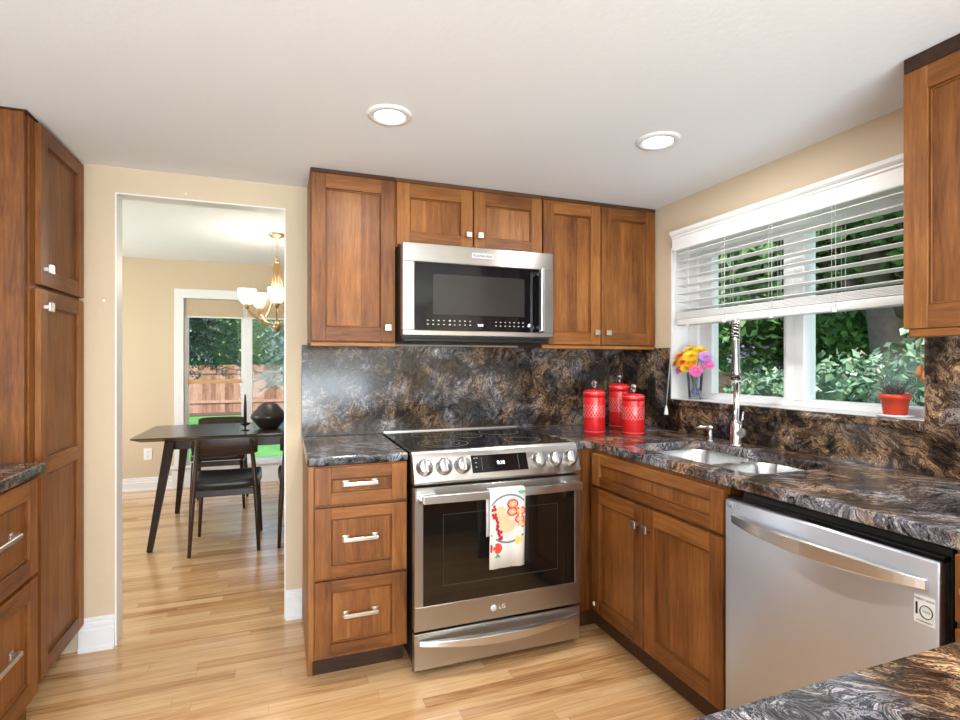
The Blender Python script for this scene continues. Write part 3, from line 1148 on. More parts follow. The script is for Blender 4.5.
for i in range(26):
    s = i / 25
    blob(-1.222 + .036 * s + random.uniform(-.007, .007), .690 - .125 * s + random.uniform(-.012, .012), .006, .007, 2, .0056 + i * .00002)
blob(-1.198, .520, .020, .022, 1)
blob(-1.226, .522, .006, .018, 2)
for a_ in (-.7, -.25, .25, .7):
    blob(-1.198 + .010 * math.sin(a_), .492 - .004, .0022, .010, 6, .0056, a_)
blob(-1.102, .545, .018, .020, 5)
blob(-1.099, .545, .010, .012, 4, .0054)
blob(-1.092, .748, .018, .008, 6)
pm_o = pm.build('fruit_print', MATS_T, tv, fix=False)

# ------------------------------------------------------------------ base cabinets
CF = -.640   # carcass front plane, doors 20 mm proud (-.66)


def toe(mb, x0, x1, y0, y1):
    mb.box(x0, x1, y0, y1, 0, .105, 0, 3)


# drawer cabinet left of the range
e = empty('drawer_cabinet', (-1.73, -.3, 0), 'narrow wood cabinet with three drawers left of the stove', 'cabinet', 'base cabinets')
mb = MB().box(-1.932, -1.538, CF, -.002, .105, .873, .001, 0, .55)
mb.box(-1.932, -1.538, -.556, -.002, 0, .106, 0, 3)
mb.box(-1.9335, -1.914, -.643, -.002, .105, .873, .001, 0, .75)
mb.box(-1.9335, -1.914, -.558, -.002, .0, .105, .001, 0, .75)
mb.build('body', WOODS, e)
for (z0, z1, hz) in ((.722, .868, .800), (.432, .708, .578), (.122, .418, .275)):
    d = door_part(e, 'S', CF, -1.910, -1.544, z0, z1, name='drawer', rail=.045, stile=.062, boards=3)
    bar_pull(d, 'S', CF - .0072, -1.732, hz)

# corner filler cabinet and sink base
e = empty('sink_cabinet', (-.3, -1.06, 0), 'wood sink cabinet with false drawer and two doors', 'cabinet', 'base cabinets')
mb = MB().box(-.757, -.021, -.640, -.022, .105, .873, .001, 0, .3)
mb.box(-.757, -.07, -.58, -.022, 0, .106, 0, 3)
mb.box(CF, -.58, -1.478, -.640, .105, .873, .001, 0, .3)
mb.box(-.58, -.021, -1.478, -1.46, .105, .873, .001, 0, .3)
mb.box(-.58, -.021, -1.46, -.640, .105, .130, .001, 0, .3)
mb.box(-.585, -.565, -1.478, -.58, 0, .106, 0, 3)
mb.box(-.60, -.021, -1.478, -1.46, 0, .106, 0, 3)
mb.build('body', WOODS, e)
d = door_part(e, 'W', CF, -1.468, -.672, .715, .860, name='false_drawer', rail=.043, boards=7)
d = door_part(e, 'W', CF, -1.050, -.668, .122, .700, name='door', boards=4)
square_knob(d, 'W', CF - .020, -1.018, .622)
MB().box(CF - .0245, CF - .019, -.700, -.688, .150, .166, .001).build('bumper', M['plate'], d)
d = door_part(e, 'W', CF, -1.468, -1.056, .122, .700, name='door', boards=4)
square_knob(d, 'W', CF - .020, -1.088, .622)

# cabinet past the dishwasher, at the inner corner of the peninsula
e = empty('corner_cabinet', (-.3, -2.25, 0), 'wood drawer front beside the dishwasher at the right edge', 'cabinet', 'base cabinets')
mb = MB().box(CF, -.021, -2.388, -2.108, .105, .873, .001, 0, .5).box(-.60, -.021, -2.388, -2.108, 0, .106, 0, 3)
mb.build('body', WOODS, e)
d = door_part(e, 'W', CF, -2.380, -2.114, .722, .868, name='drawer', rail=.043, boards=3)
bar_pull(d, 'W', CF - .0072, -2.215, .795, .17)
d = door_part(e, 'W', CF, -2.380, -2.114, .122, .706, name='door', boards=3)

# peninsula cabinet
e = empty('peninsula_cabinet', (-.9, -2.7, 0), 'wood peninsula cabinet under the foreground granite', 'cabinet', 'base cabinets')
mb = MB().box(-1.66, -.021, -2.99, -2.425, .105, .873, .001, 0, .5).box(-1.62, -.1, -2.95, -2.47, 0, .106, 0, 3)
mb.build('body', WOODS, e)

# dishwasher
dw = empty('dishwasher', (-.33, -1.79, 0), 'stainless dishwasher with bowed handle beside the sink cabinet', 'dishwasher')
DX = -.668
MB().box(-.628, -.03, -2.094, -1.520, .10, .868, .002).build('tub', M['black'], dw)
MB().box(-.600, -.55, -2.090, -1.486, 0, .10).build('kick_plate', M['black'], dw)
ddoor = MB().box(DX, -.630, -2.090, -1.485, .105, .840, .004, seg=2).build('door', M['steel_y'], dw)
MB().box(DX + .012, -.628, -2.092, -1.484, .838, .852, .002).build('control_strip', M['black_glass'], dw)
mb = MB()
N = 28
pts, ws_, hs_ = [], [], []
for k in range(N + 1):
    s = k / N
    b = math.sin(PI * s)
    pts.append((DX - .006 - .045 * b ** .85, -1.522 - .548 * s, .786))
    ws_.append(.012 + .004 * b)
    hs_.append(.026 + .016 * b)
mb.bar(pts, ws_, hs_)
mb.build('handle', M['steel_bright'], ddoor, bevel=.003)
lg = MB()
lg.lathe([(.0001, 0), (.0085, 0), (.0085, .0012), (.0001, .0012)], (0, 0, 0), 28, mat=Matrix.Rotation(-PI / 2, 4, 'Y'))
lg.V = [(v[0] + DX, v[1] - 1.505, v[2] + .824) for v in lg.V]
lg.build('emblem', M['grey_print'], ddoor)
text_part('LG', .019, M['grey_print'], ddoor, (DX - .0005, -1.533, .824), (PI / 2, 0, -PI / 2))
st = MB().box(DX - .0012, DX + .001, -2.082, -2.040, .692, .756).build('sticker', M['sticker'], ddoor)
text_part('1', .040, M['black_mark'], st, (DX - .0016, -2.0455, .723), (PI / 2, 0, -PI / 2), 'numeral')
ring = MB()
rp = [(DX - .0018, -2.065 + .0125 * math.cos(2 * PI * k / 32), .721 + .0145 * math.sin(2 * PI * k / 32)) for k in range(32)]
ring.tube(rp, .0022, 6, closed=True, flat=(.3, 1))
ring.build('numeral', M['black_mark'], st)
text_part('YEAR', .0065, M['grey_print'], st, (DX - .0016, -2.065, .721), (PI / 2, 0, -PI / 2))
text_part('DIRECT DRIVE', .0062, M['grey_print'], st, (DX - .0016, -2.061, .747), (PI / 2, 0, -PI / 2))
text_part('WARRANTY', .0058, M['grey_print'], st, (DX - .0016, -2.061, .698), (PI / 2, 0, -PI / 2))


# ------------------------------------------------------------------ countertops
def rrect(x0, x1, y0, y1, r, n=6):
    pts = []
    for (cx, cy, a0) in ((x1 - r, y1 - r, 0), (x0 + r, y1 - r, 90), (x0 + r, y0 + r, 180), (x1 - r, y0 + r, 270)):
        for k in range(n + 1):
            a = R(a0 + 90 * k / n)
            pts.append((cx + r * math.cos(a), cy + r * math.sin(a)))
    return pts


def taper(pts):
    return pts


c = MB().slab([[(-1.938, -.0215), (-1.938, -.640), (-1.930, -.648), (-1.537, -.648), (-1.537, -.0215)]], .8745, .9115, bev=.010).build('countertop', granite_top)
tag(c, 'small granite countertop left of the stove', 'countertop', 'granite countertops')
SK = [rrect(-.560, -.150, -1.150, -.815, .07), rrect(-.545, -.150, -1.500, -1.180, .07)]
hole = rrect(-.556, -.150, -1.500, -.815, .075, 6)
c = MB().slab([[(-.757, -.0215), (-.757, -.648), (-.648, -.648), (-.648, -2.3862), (-.0190, -2.3862), (-.0190, -.0215)], hole], .8745, .9115, bev=.010).build('countertop', granite_top)
tag(c, 'long granite countertop under the window around the sink', 'countertop', 'granite countertops')
c = MB().slab([[(-1.70, -2.3870), (-1.70, -3.03), (-.0190, -3.03), (-.0190, -2.3870)]], .8745, .9115, bev=.010).build('countertop', granite_top)
tag(c, 'granite peninsula countertop in the bottom right foreground', 'countertop', 'granite countertops')

# sink ------------------------------------------------------------
sk = empty('sink', (-.35, -1.17, .70), 'stainless undermount double bowl sink in the long countertop', 'sink')


def bowl(x0, x1, y0, y1, z1, depth):
    mb = MB()
    loops = []
    for (ins, z) in ((0, z1), (.004, z1 - .02), (.012, z1 - depth + .04), (.022, z1 - depth + .012), (.045, z1 - depth)):
        loops.append([(p[0], p[1], z) for p in rrect(x0 + ins, x1 - ins, y0 + ins, y1 - ins, .07 - ins * .5, 6)])
    n = len(loops[0])
    vv = [p for l in loops for p in l]
    fs = []
    for i in range(len(loops) - 1):
        for k in range(n):
            fs.append([i * n + k, i * n + (k + 1) % n, (i + 1) * n + (k + 1) % n, (i + 1) * n + k])
    fs.append([(len(loops) - 1) * n + k for k in range(n)])
    mb.raw(vv, fs, 0, .5, True)
    return mb


for (y0, y1) in ((-1.150, -.815), (-1.500, -1.180)):
    b = bowl(-.556, -.150, y0, y1, .8735, .19).build('bowl', M['sink'], sk, fix=False)
    mb = MB().lathe([(.042, .6840), (.040, .6865), (.02, .685), (.001, .6845)], (-.35, (y0 + y1) / 2, 0), 24)
    mb.build('drain', M['chrome'], b)
mb = MB().slab([rrect(-.575, -.135, -1.516, -.798, .08), rrect(-.556, -.150, -1.150, -.815, .07), rrect(-.556, -.150, -1.500, -1.180, .07)], .8690, .8738)
mb.build('flange', M['sink'], sk)
MB().box(-.50, -.20, -1.1805, -1.1495, .8640, .8725, .003).build('divider', M['sink'], sk)

# faucet ----------------------------------------------------------
fx, fy = -.118, -1.005
fc = empty('faucet', (fx, fy, .9115), 'tall chrome spring-neck kitchen faucet behind the sink', 'faucet')
mb = MB().lathe([(.027, 0), (.030, .006), (.025, .012), (.024, .100), (.020, .112), (.0125, .116), (.0125, .30), (.015, .302), (.015, .335), (.011, .337)], (fx, fy, .9115), 24)
mb.build('post', M['chrome'], fc)
dirv = Vector((-.73, -.68, 0)).normalized()
P = []
N = 90
base_z = 1.225
for k in range(N + 1):
    s = k / N
    if s < .32:
        q = Vector((fx, fy, base_z + s / .32 * .155))
    else:
        a = PI * (s - .32) / .68
        q = Vector((fx, fy, base_z + .155)) + dirv * (.070 * (1 - math.cos(a))) + Vector((0, 0, .082 * math.sin(a)))
    P.append(q)
mb = MB().tube(P, .0075, 10)
mb.build('hose', M['black_metal'], fc)
# spring coil
co = []
turns = 26
up0 = Vector((-dirv.y, dirv.x, 0))
for k in range(turns * 10 + 1):
    s = k / (turns * 10) * (N - .001)
    i = int(s)
    f = s - i
    q = P[i].lerp(P[i + 1], f)
    d = (P[i + 1] - P[i]).normalized()
    s2 = up0
    u2 = s2.cross(d).normalized()
    a = 2 * PI * k / 10
    co.append(q + (s2 * math.cos(a) + u2 * math.sin(a)) * .0150)
MB().tube(co, .0030, 6).build('spring', M['chrome'], fc)
e0 = P[-1]
mb = MB().lathe([(.010, .02), (.016, .0), (.017, -.10), (.021, -.135), (.022, -.165), (.014, -.168), (.0001, -.168)], tuple(e0), 20)
mb.build('spray_head', M['gunmetal'], fc)
hp = Vector((fx, fy, 1.205))
mb = MB().tube([hp, hp + dirv * .07, hp + dirv * .140], .006, 8)
mb.tube([hp + dirv * .14 + Vector((.021 * math.cos(2 * PI * k / 20), .021 * math.sin(2 * PI * k / 20), 0)) for k in range(20)], .004, 6, closed=True)
mb.build('bracket', M['chrome'], fc)
side = Vector((-.15, -1, 0)).normalized()
hb = Vector((fx, fy, .975))
mb = MB().tube([hb, hb + side * .030], .016, 14)
mb.tube([hb + side * .024, hb + side * .034], .021, 18)
mb.tube([hb + side * .028 + Vector((0, 0, .01)), hb + side * .046 + Vector((0, 0, .095))], [.0048, .0036], 8)
mb.build('lever', M['chrome'], fc)
sd_ = empty('soap_dispenser', (-.120, -.855, .9115), 'small chrome soap dispenser left of the faucet', 'soap dispenser')
mb = MB().lathe([(.018, 0), (.018, .006), (.012, .010), (.011, .045), (.008, .048), (.008, .058), (.013, .060), (.013, .074), (.006, .078)], (-.120, -.855, .9115), 20)
mb.build('pump', M['chrome'], sd_)
mb = MB().tube([(-.120, -.855, .979), (-.150, -.832, .981), (-.178, -.812, .974)], [.007, .006, .0045], 10)
mb.build('spout', M['chrome'], sd_)


# ------------------------------------------------------------------ canisters
def canister(x, y, r, h, label):
    z = .9115
    e = empty('canister', (x, y, z), label, 'canister', 'red canisters in the counter corner')
    MB().lathe([(r * .96, 0), (r, .004), (r, h * .82), (r * .985, h * .83)], (x, y, z), 40).build('body', M['red'], e)
    ld = MB().lathe([(r * 1.015, h * .832), (r * 1.02, h * .90), (r * .99, h * .945), (r * .80, h * .985), (r * .35, h), (.0001, h)], (x, y, z), 40).build('lid', M['red'], e)
    mb = MB()
    cell = .0165
    ncol = int(2 * PI * r / cell)
    rows = int(h * .32 / (cell * .8))
    for j in range(rows):
        for k in range(ncol):
            a = 2 * PI * (k + .5 * (j % 2)) / ncol
            zz = z + h * .38 + j * cell * .8
            for (da, dz) in ((.34, 0), (-.34, 0)):
                a1, a2 = a, a + 2 * PI / ncol * .5 * (1 if da > 0 else -1)
                w = .0008
                rr = r + .0006
                p1 = (x + rr * math.cos(a1), y + rr * math.sin(a1), zz)
                p2 = (x + rr * math.cos(a2), y + rr * math.sin(a2), zz + cell * .8)
                mb.raw([(p1[0], p1[1], p1[2] - w), (p1[0], p1[1], p1[2] + w), (p2[0], p2[1], p2[2] + w), (p2[0], p2[1], p2[2] - w)], [[0, 1, 2, 3]], 0, .5)
    mb.build('band_pattern', M['red_mark'], e, fix=False)
    ncol = int(2 * PI * r / .012)
    for (zz, s, nm) in ((h * .07, .0022, 'base_dots'), (h * .93, .0022, 'rim_dots')):
        mb = MB()
        for k in range(ncol):
            a = 2 * PI * k / ncol
            rr = r * (1.0 if zz < h * .5 else 1.008) + .0006
            t_ = .045
            mb.raw([(x + rr * math.cos(a - t_), y + rr * math.sin(a - t_), z + zz), (x + rr * math.cos(a), y + rr * math.sin(a), z + zz - s), (x + rr * math.cos(a + t_), y + rr * math.sin(a + t_), z + zz), (x + rr * math.cos(a), y + rr * math.sin(a), z + zz + s)], [[0, 1, 2, 3]], 0, .5)
        mb.build(nm, M['red_mark'], e if nm == 'base_dots' else ld, fix=False)
    kb = MB().lathe([(.010, h - .002), (.006, h + .006), (.004, h + .010), (.012, h + .018), (.017, h + .030), (.010, h + .042), (.0001, h + .048)], (x, y, z), 8, smooth=False)
    kb.build('knob', M['crystal'], ld)
    return e


canister(-.485, -.420, .057, .235, 'red canister with lattice band, nearest the stove')
canister(-.222, -.268, .058, .258, 'tallest red canister, standing at the back in the corner')
canister(-.318, -.530, .056, .216, 'shortest red canister, front right of the three')

# outlets and small wall things ----------------------------------
o = empty('outlet', (-.019, -.300, 1.145), 'black outlet in the granite left of the window', 'outlet')
MB().box(-.024, -.0185, -.337, -.265, 1.090, 1.205, .002).build('cover_plate', M['black'], o)
mb = MB()
for z in (1.125, 1.165):
    mb.box(-.0265, -.023, -.316, -.286, z - .013, z + .013, .001)
mb.build('sockets', M['black_metal'], o)
o = empty('outlet', (-3.306, 3.37, .366), 'white outlet low on the dining room far wall', 'outlet')
MB().box(-3.343, -3.269, 3.362, 3.3695, .308, .425, .002).build('cover_plate', M['plate'], o)
mb = MB()
for z in (.345, .388):
    mb.box(-3.320, -3.292, 3.359, 3.363, z - .013, z + .013, .001)
    mb.box(-3.3135, -3.311, 3.357, 3.3595, z - .004, z + .006, 0, 1)
    mb.box(-3.301, -3.2985, 3.357, 3.3595, z - .004, z + .006, 0, 1)
mb.build('sockets', [M['plate'], M['black_mark']], o)
hk = MB().box(-2.461, -2.449, -.008, -.0005, 2.078, 2.088, .002).build('wall_hook', M['plate'])
tag(hk, 'tiny white hook on the wall above the opening', 'hook', 'tiny wall hooks')
hk = MB().box(-2.789, -2.779, -.008, -.0005, 1.560, 1.572, .002).build('wall_hook', M['plate'])
tag(hk, 'tiny white hook on the wall left of the opening', 'hook', 'tiny wall hooks')

# ------------------------------------------------------------------ blind
BY0, BY1 = -.545, -1.80
bl = empty('window_blind', (-.04, -1.1, 1.47), 'white horizontal slat blind half raised over the kitchen window', 'blind')
prof = [(-.001, 1.885), (-.062, 1.885), (-.064, 1.890), (-.064, 1.948), (-.069, 1.953), (-.069, 1.960), (-.075, 1.964), (-.081, 1.972), (-.083, 1.986), (-.001, 1.986)]
MB().prism(prof, 1, BY1, BY0 + .022).build('valance', M['blind'], bl)
mb = MB()
for k in range(8):
    z = 1.862 - k * .0425
    t_ = R(5)
    m_ = Matrix.Translation((-.034, 0, z)) @ Matrix.Rotation(t_, 4, 'Y')
    mb.box(-.0245, .0245, BY1, BY0 - .012, -.0014, .0014, 0, 0, .5, mat=m_)
mb.build('slats', M['blind'], bl)
mb = MB()
for k in range(6):
    mb.box(-.059, -.010, BY1, BY0 - .012, 1.518 + k * .0055, 1.5222 + k * .0055, .001, 0, .5)
mb.build('stacked_slats', M['blind'], bl)
MB().box(-.060, -.009, BY1, BY0 - .010, 1.482, 1.516, .004, seg=2).build('bottom_rail', M['blind'], bl)
for y in (-.64, -.88, -1.14, -1.42, -1.70):
    mb = MB()
    for x in (-.0605, -.0075):
        mb.tube([(x, y, 1.475), (x, y, 1.89)], .0010, 5)
        mb.tube([(x, y + .016, 1.475), (x, y + .016, 1.89)], .0007, 5)
    mb.box(-.0625, -.0600, y - .006, y + .014, 1.478, 1.494, .001)
    mb.build('ladder_cord', M['blind'], bl)
cd = MB()
cd.tube([(-.070, BY0 - .012, 1.89), (-.066, BY0 + .004, 1.50), (-.060, -.474, 1.05)], .0013, 5)
cd.tube([(-.070, BY0 - .004, 1.89), (-.066, BY0 + .012, 1.50), (-.060, -.470, 1.05)], .0011, 5)
cd = cd.build('pull_cord', M['blind'], bl)
MB().lathe([(.003, .05), (.006, .04), (.011, .008), (.012, .0), (.0001, -.002)], (-.060, -.472, 1.003), 14).build('tassel', M['plate'], cd)

# ------------------------------------------------------------------ flower vase on the sill
ZS = 1.0905
vx, vy = .040, -.578
vs2 = empty('vase', (vx, vy, ZS), 'small clear glass vase holding the flowers on the window sill', 'vase')
r0, r1, h = .031, .043, .145
MB().lathe([(.0001, 0), (r0, 0), (r0 + .001, .004), (r1, h), (r1 - .003, h), (r0 - .002, .010), (.0001, .010)], (vx, vy, ZS), 12, smooth=False).build('glass', M['vase_glass'], vs2)
mb = MB()
for i in range(70):
    a, rr = random.uniform(0, 2 * PI), random.uniform(0, .025)
    mb.ball((vx + rr * math.cos(a), vy + rr * math.sin(a), ZS + .016 + random.uniform(0, .045)), random.uniform(.004, .006), 0, 1)
mb.build('beads', M['gem'], vs2)


def flower(x, y, z, r, mat, label, tilt, n=22, layers=5):
    e = empty('flower', (vx, vy, ZS + .06), label, 'flower', 'flowers in the sill vase')
    c = Vector((x, y, z))
    d = (c - Vector((vx, vy, ZS + .10))).normalized()
    d = (d + Vector((-.45, -.45, .25)) * tilt).normalized()
    q = d.to_track_quat('Z', 'Y').to_matrix().to_4x4()
    mb = MB()
    for L in range(layers):
        el = R(6 + 19 * L)
        rl = r * (1 - .15 * L)
        for k in range(n - 2 * L):
            a = 2 * PI * (k + .5 * L) / (n - 2 * L)
            w = rl * .12
            pts = [(.18 * rl, -w * .5, 0), (.6 * rl, -w, .03 * rl), (rl, -w * .35, -.04 * rl), (rl, w * .35, -.04 * rl), (.6 * rl, w, .03 * rl), (.18 * rl, w * .5, 0)]
            m_ = Matrix.Translation(c) @ q @ Matrix.Rotation(a, 4, 'Z') @ Matrix.Rotation(-el, 4, 'Y')
            vv = [m_ @ Vector(p) for p in pts]
            mb.raw(vv, [[0, 1, 4, 5], [1, 2, 3, 4]], 0, .5, True)
    mb.build('petals', M[mat], e, fix=False)
    MB().ball(c + d * r * .12, r * .20, 0, 2).build('flower_center', M['petal_yellow' if mat != 'petal_yellow' else 'petal_orange'], e)
    MB().tube([(vx + random.uniform(-.01, .01), vy + random.uniform(-.01, .01), ZS + .06), (vx + (x - vx) * .3, vy + (y - vy) * .3, ZS + .145), c - d * .002], .0018, 6).build('stem', M['stem'], e)


# on the picture's right hand is -y, towards the room is -x
FL = [(.015, -.505, 1.322, .044, 'petal_orange', 'large orange flower at the upper left of the bouquet'),
      (.000, -.492, 1.285, .038, 'petal_orange', 'orange flower at the far left of the bouquet'),
      (-.010, -.545, 1.290, .040, 'petal_orange', 'deep orange flower in the middle left of the bouquet'),
      (.030, -.565, 1.350, .046, 'petal_yellow', 'big yellow flower at the top of the bouquet'),
      (-.010, -.602, 1.318, .046, 'petal_yellow', 'yellow flower facing the room in the bouquet center'),
      (-.015, -.580, 1.262, .038, 'petal_yellow', 'golden yellow flower low in the bouquet'),
      (.030, -.625, 1.345, .042, 'petal_yellow', 'yellow flower at the upper right of the bouquet'),
      (.015, -.678, 1.318, .036, 'petal_lilac', 'lilac flower at the right of the bouquet'),
      (.020, -.695, 1.278, .032, 'petal_pink', 'pink flower at the far right of the bouquet'),
      (-.010, -.640, 1.245, .038, 'petal_pink', 'magenta flower at the lower right of the bouquet'),
      (-.010, -.528, 1.245, .032, 'petal_pink', 'small pink flower at the lower left of the bouquet'),
      (.010, -.490, 1.250, .026, 'petal_red', 'small red flower low at the left of the bouquet'),
      (.045, -.535, 1.290, .040, 'petal_yellow', 'yellow flower half hidden at the back of the bouquet'),
      (.045, -.650, 1.290, .036, 'petal_lilac', 'lilac flower half hidden at the back right of the bouquet'),
      (-.020, -.612, 1.282, .034, 'petal_orange', 'orange flower between the yellow and the magenta ones')]
for i, f in enumerate(FL):
    flower(*f, tilt=.9)

# ------------------------------------------------------------------ potted succulent, saucer, ornament
px_, py_ = .040, -1.566
sc = MB().lathe([(.0001, 0), (.050, 0), (.054, .004), (.056, .009), (.053, .010), (.048, .006), (.0001, .006)], (px_ - .004, py_ - .002, ZS), 36).build('saucer', M['saucer'])
tag(sc, 'shallow pale saucer under the red pot', 'saucer')
pt = empty('potted_plant', (px_, py_, ZS + .007), 'spiky dark succulent in a red pot on the window sill', 'plant')
z0 = ZS + .0065
MB().lathe([(.0001, 0), (.033, 0), (.035, .002), (.043, .058), (.049, .058), (.050, .074), (.046, .076), (.044, .062), (.040, .060), (.0001, .060)], (px_, py_, z0), 36).build('pot', M['pot'], pt)
MB().lathe([(.0001, .066), (.020, .068), (.043, .064)], (px_, py_, z0), 24).build('soil', M['soil'], pt)
mb = MB()
for k in range(24):
    a = 2 * PI * k / 24 * 2.4 + random.uniform(-.1, .1)
    s = k / 24
    L = .052 + .028 * random.random()
    lean = .25 + .65 * s
    bx, by = px_ + .010 * s * math.cos(a), py_ + .010 * s * math.sin(a)
    pts = []
    for j in range(5):
        t_ = j / 4
        pts.append((bx + math.cos(a) * L * lean * t_, by + math.sin(a) * L * lean * t_, z0 + .064 + L * (1.05 - .5 * lean) * t_ ** .9))
    mb.tube(pts, [.0045, .005, .004, .0025, .0006], 6)
mb.build('leaves', M['succulent'], pt)
orn = empty('hanging_ornament', (.055, -1.640, WZ1 - .006), 'two small terracotta bells hanging on twine in the window', 'ornament')
mb = MB().tube([(.055, -1.640, WZ1 - .006), (.055, -1.640, 1.275)], .0012, 6)
mb.tube([(.055, -1.640, 1.30), (.050, -1.655, 1.262)], .001, 6)
for k in range(6):
    mb.ball((.055, -1.640, 1.35 - k * .010), .0035, 0, 1)
mb.build('twine', M['twine'], orn)
for (x, y, z) in ((.055, -1.638, 1.236), (.048, -1.658, 1.220)):
    MB().lathe([(.003, .040), (.008, .034), (.011, .015), (.017, 0), (.015, .001), (.008, .020), (.001, .034)], (x, y, z), 20).build('bell', M['terracotta'], orn)

# ------------------------------------------------------------------ tall cabinet at the left
PX = -2.876
tc = empty('tall_cabinet', (-3.1, -.26, 0), 'tall wood pantry cabinet at the left wall beside the opening', 'cabinet')
mb = MB().box(XL + .001, PX, -.498, -.003, .115, H - .0075, .001, 0, .5)
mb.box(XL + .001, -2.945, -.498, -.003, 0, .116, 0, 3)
mb.build('body', WOODS, tc)
mb = MB().box(XL + .001, PX - .004, -.527, -.510, .0, H - .0075, .001, 0, .35)
mb.build('side_panel', WOODS, tc)
MB().box(XL + .001, PX + .006, -.531, -.002, H - .007, H - .0005, .002, 3).build('top_moulding', WOODS, tc)
d = door_part(tc, 'E', PX, -.456, -.012, 1.572, H - .014, name='door', boards=1)
square_knob(d, 'E', PX + .020, -.428, 1.632, .034)
d = door_part(tc, 'E', PX, -.456, -.012, .122, 1.556, name='door', boards=1, midrails=(.90,))
square_knob(d, 'E', PX + .020, -.428, 1.492, .034)

# base cabinets at the left with drawers
for (y0, y1, lab) in ((-1.13, -.532, 'wood base cabinet with two deep drawers beside the pantry cabinet'), (-2.0, -1.134, 'wood base cabinet with two deep drawers nearer the camera')):
    e = empty('base_cabinet', (-3.15, (y0 + y1) / 2, 0), lab, 'cabinet', 'base cabinets')
    mb = MB().box(XL + .001, -2.857, y0, y1, .105, .894, .001, 0, .45).box(XL + .001, -2.92, y0, y1, 0, .106, 0, 3)
    mb.build('body', WOODS, e)
    for (z0, z1, hz) in ((.548, .880, .722), (.122, .532, .340)):
        d = door_part(e, 'E', -2.857, y0 + .004, y1 - .004, z0, z1, name='drawer', boards=1, hgrain=False)
        bar_pull(d, 'E', -2.8498, (y0 + y1) / 2 if y0 < -1.14 else -.775, hz, .16)
c = MB().slab([[(XL + .001, -.530), (XL + .001, -2.0), (-2.812, -2.0), (-2.812, -.548), (-2.826, -.530)]], 0.8955, .9350, bev=.010).build('countertop', granite_top)
tag(c, 'granite countertop on the drawers at the left edge', 'countertop', 'granite countertops')

# ------------------------------------------------------------------ dining table
TZ = .755
tb = empty('dining_table', (-2.08, 1.9, 0), 'dark walnut dining table with splayed legs', 'table')
ty0, ty1, tx0, tx1 = 1.47, 2.33, -3.03, -1.13
mb = MB()
m_in = .05
top = rrect(tx0, tx1, ty0, ty1, .03, 4)
low = rrect(tx0 + m_in, tx1 - m_in, ty0 + m_in, ty1 - m_in, .02, 4)
n = len(top)
vv = [(p[0], p[1], TZ) for p in top] + [(p[0], p[1], TZ - .010) for p in top] + [(p[0], p[1], TZ - .032) for p in low]
fs = [list(range(n))] + [[k, (k + 1) % n, n + (k + 1) % n, n + k] for k in range(n)] + [[n + k, n + (k + 1) % n, 2 * n + (k + 1) % n, 2 * n + k] for k in range(n)] + [list(range(2 * n, 3 * n))]
mb.raw(vv, fs, 0, .5)
mb.build('tabletop', table_wood, tb)
mb = MB()
ax0, ax1, ay0, ay1 = tx0 + .24, tx1 - .24, ty0 + .13, ty1 - .13
mb.box(ax0, ax1, ay0, ay0 + .025, TZ - .105, TZ - .033).box(ax0, ax1, ay1 - .025, ay1, TZ - .105, TZ - .033).box(ax0, ax0 + .025, ay0, ay1, TZ - .105, TZ - .033).box(ax1 - .025, ax1, ay0, ay1, TZ - .105, TZ - .033)
mb.build('apron', walnut, tb)
for (sx, sy) in ((0, 0), (0, 1), (1, 0), (1, 1)):
    xt = (tx0 + .235, tx1 - .235)[sx]
    xb = (tx0 + .155, tx1 - .155)[sx]
    yt = (ty0 + .10, ty1 - .10)[sy]
    yb = (ty0 - .15, ty1 + .0)[sy]
    mb = MB().bar([(xb, yb, 0), (xt, yt, TZ - .033)], [.034, .062], [.036, .062], (0, 1, 0))
    mb.build('leg', walnut, tb, bevel=.004)


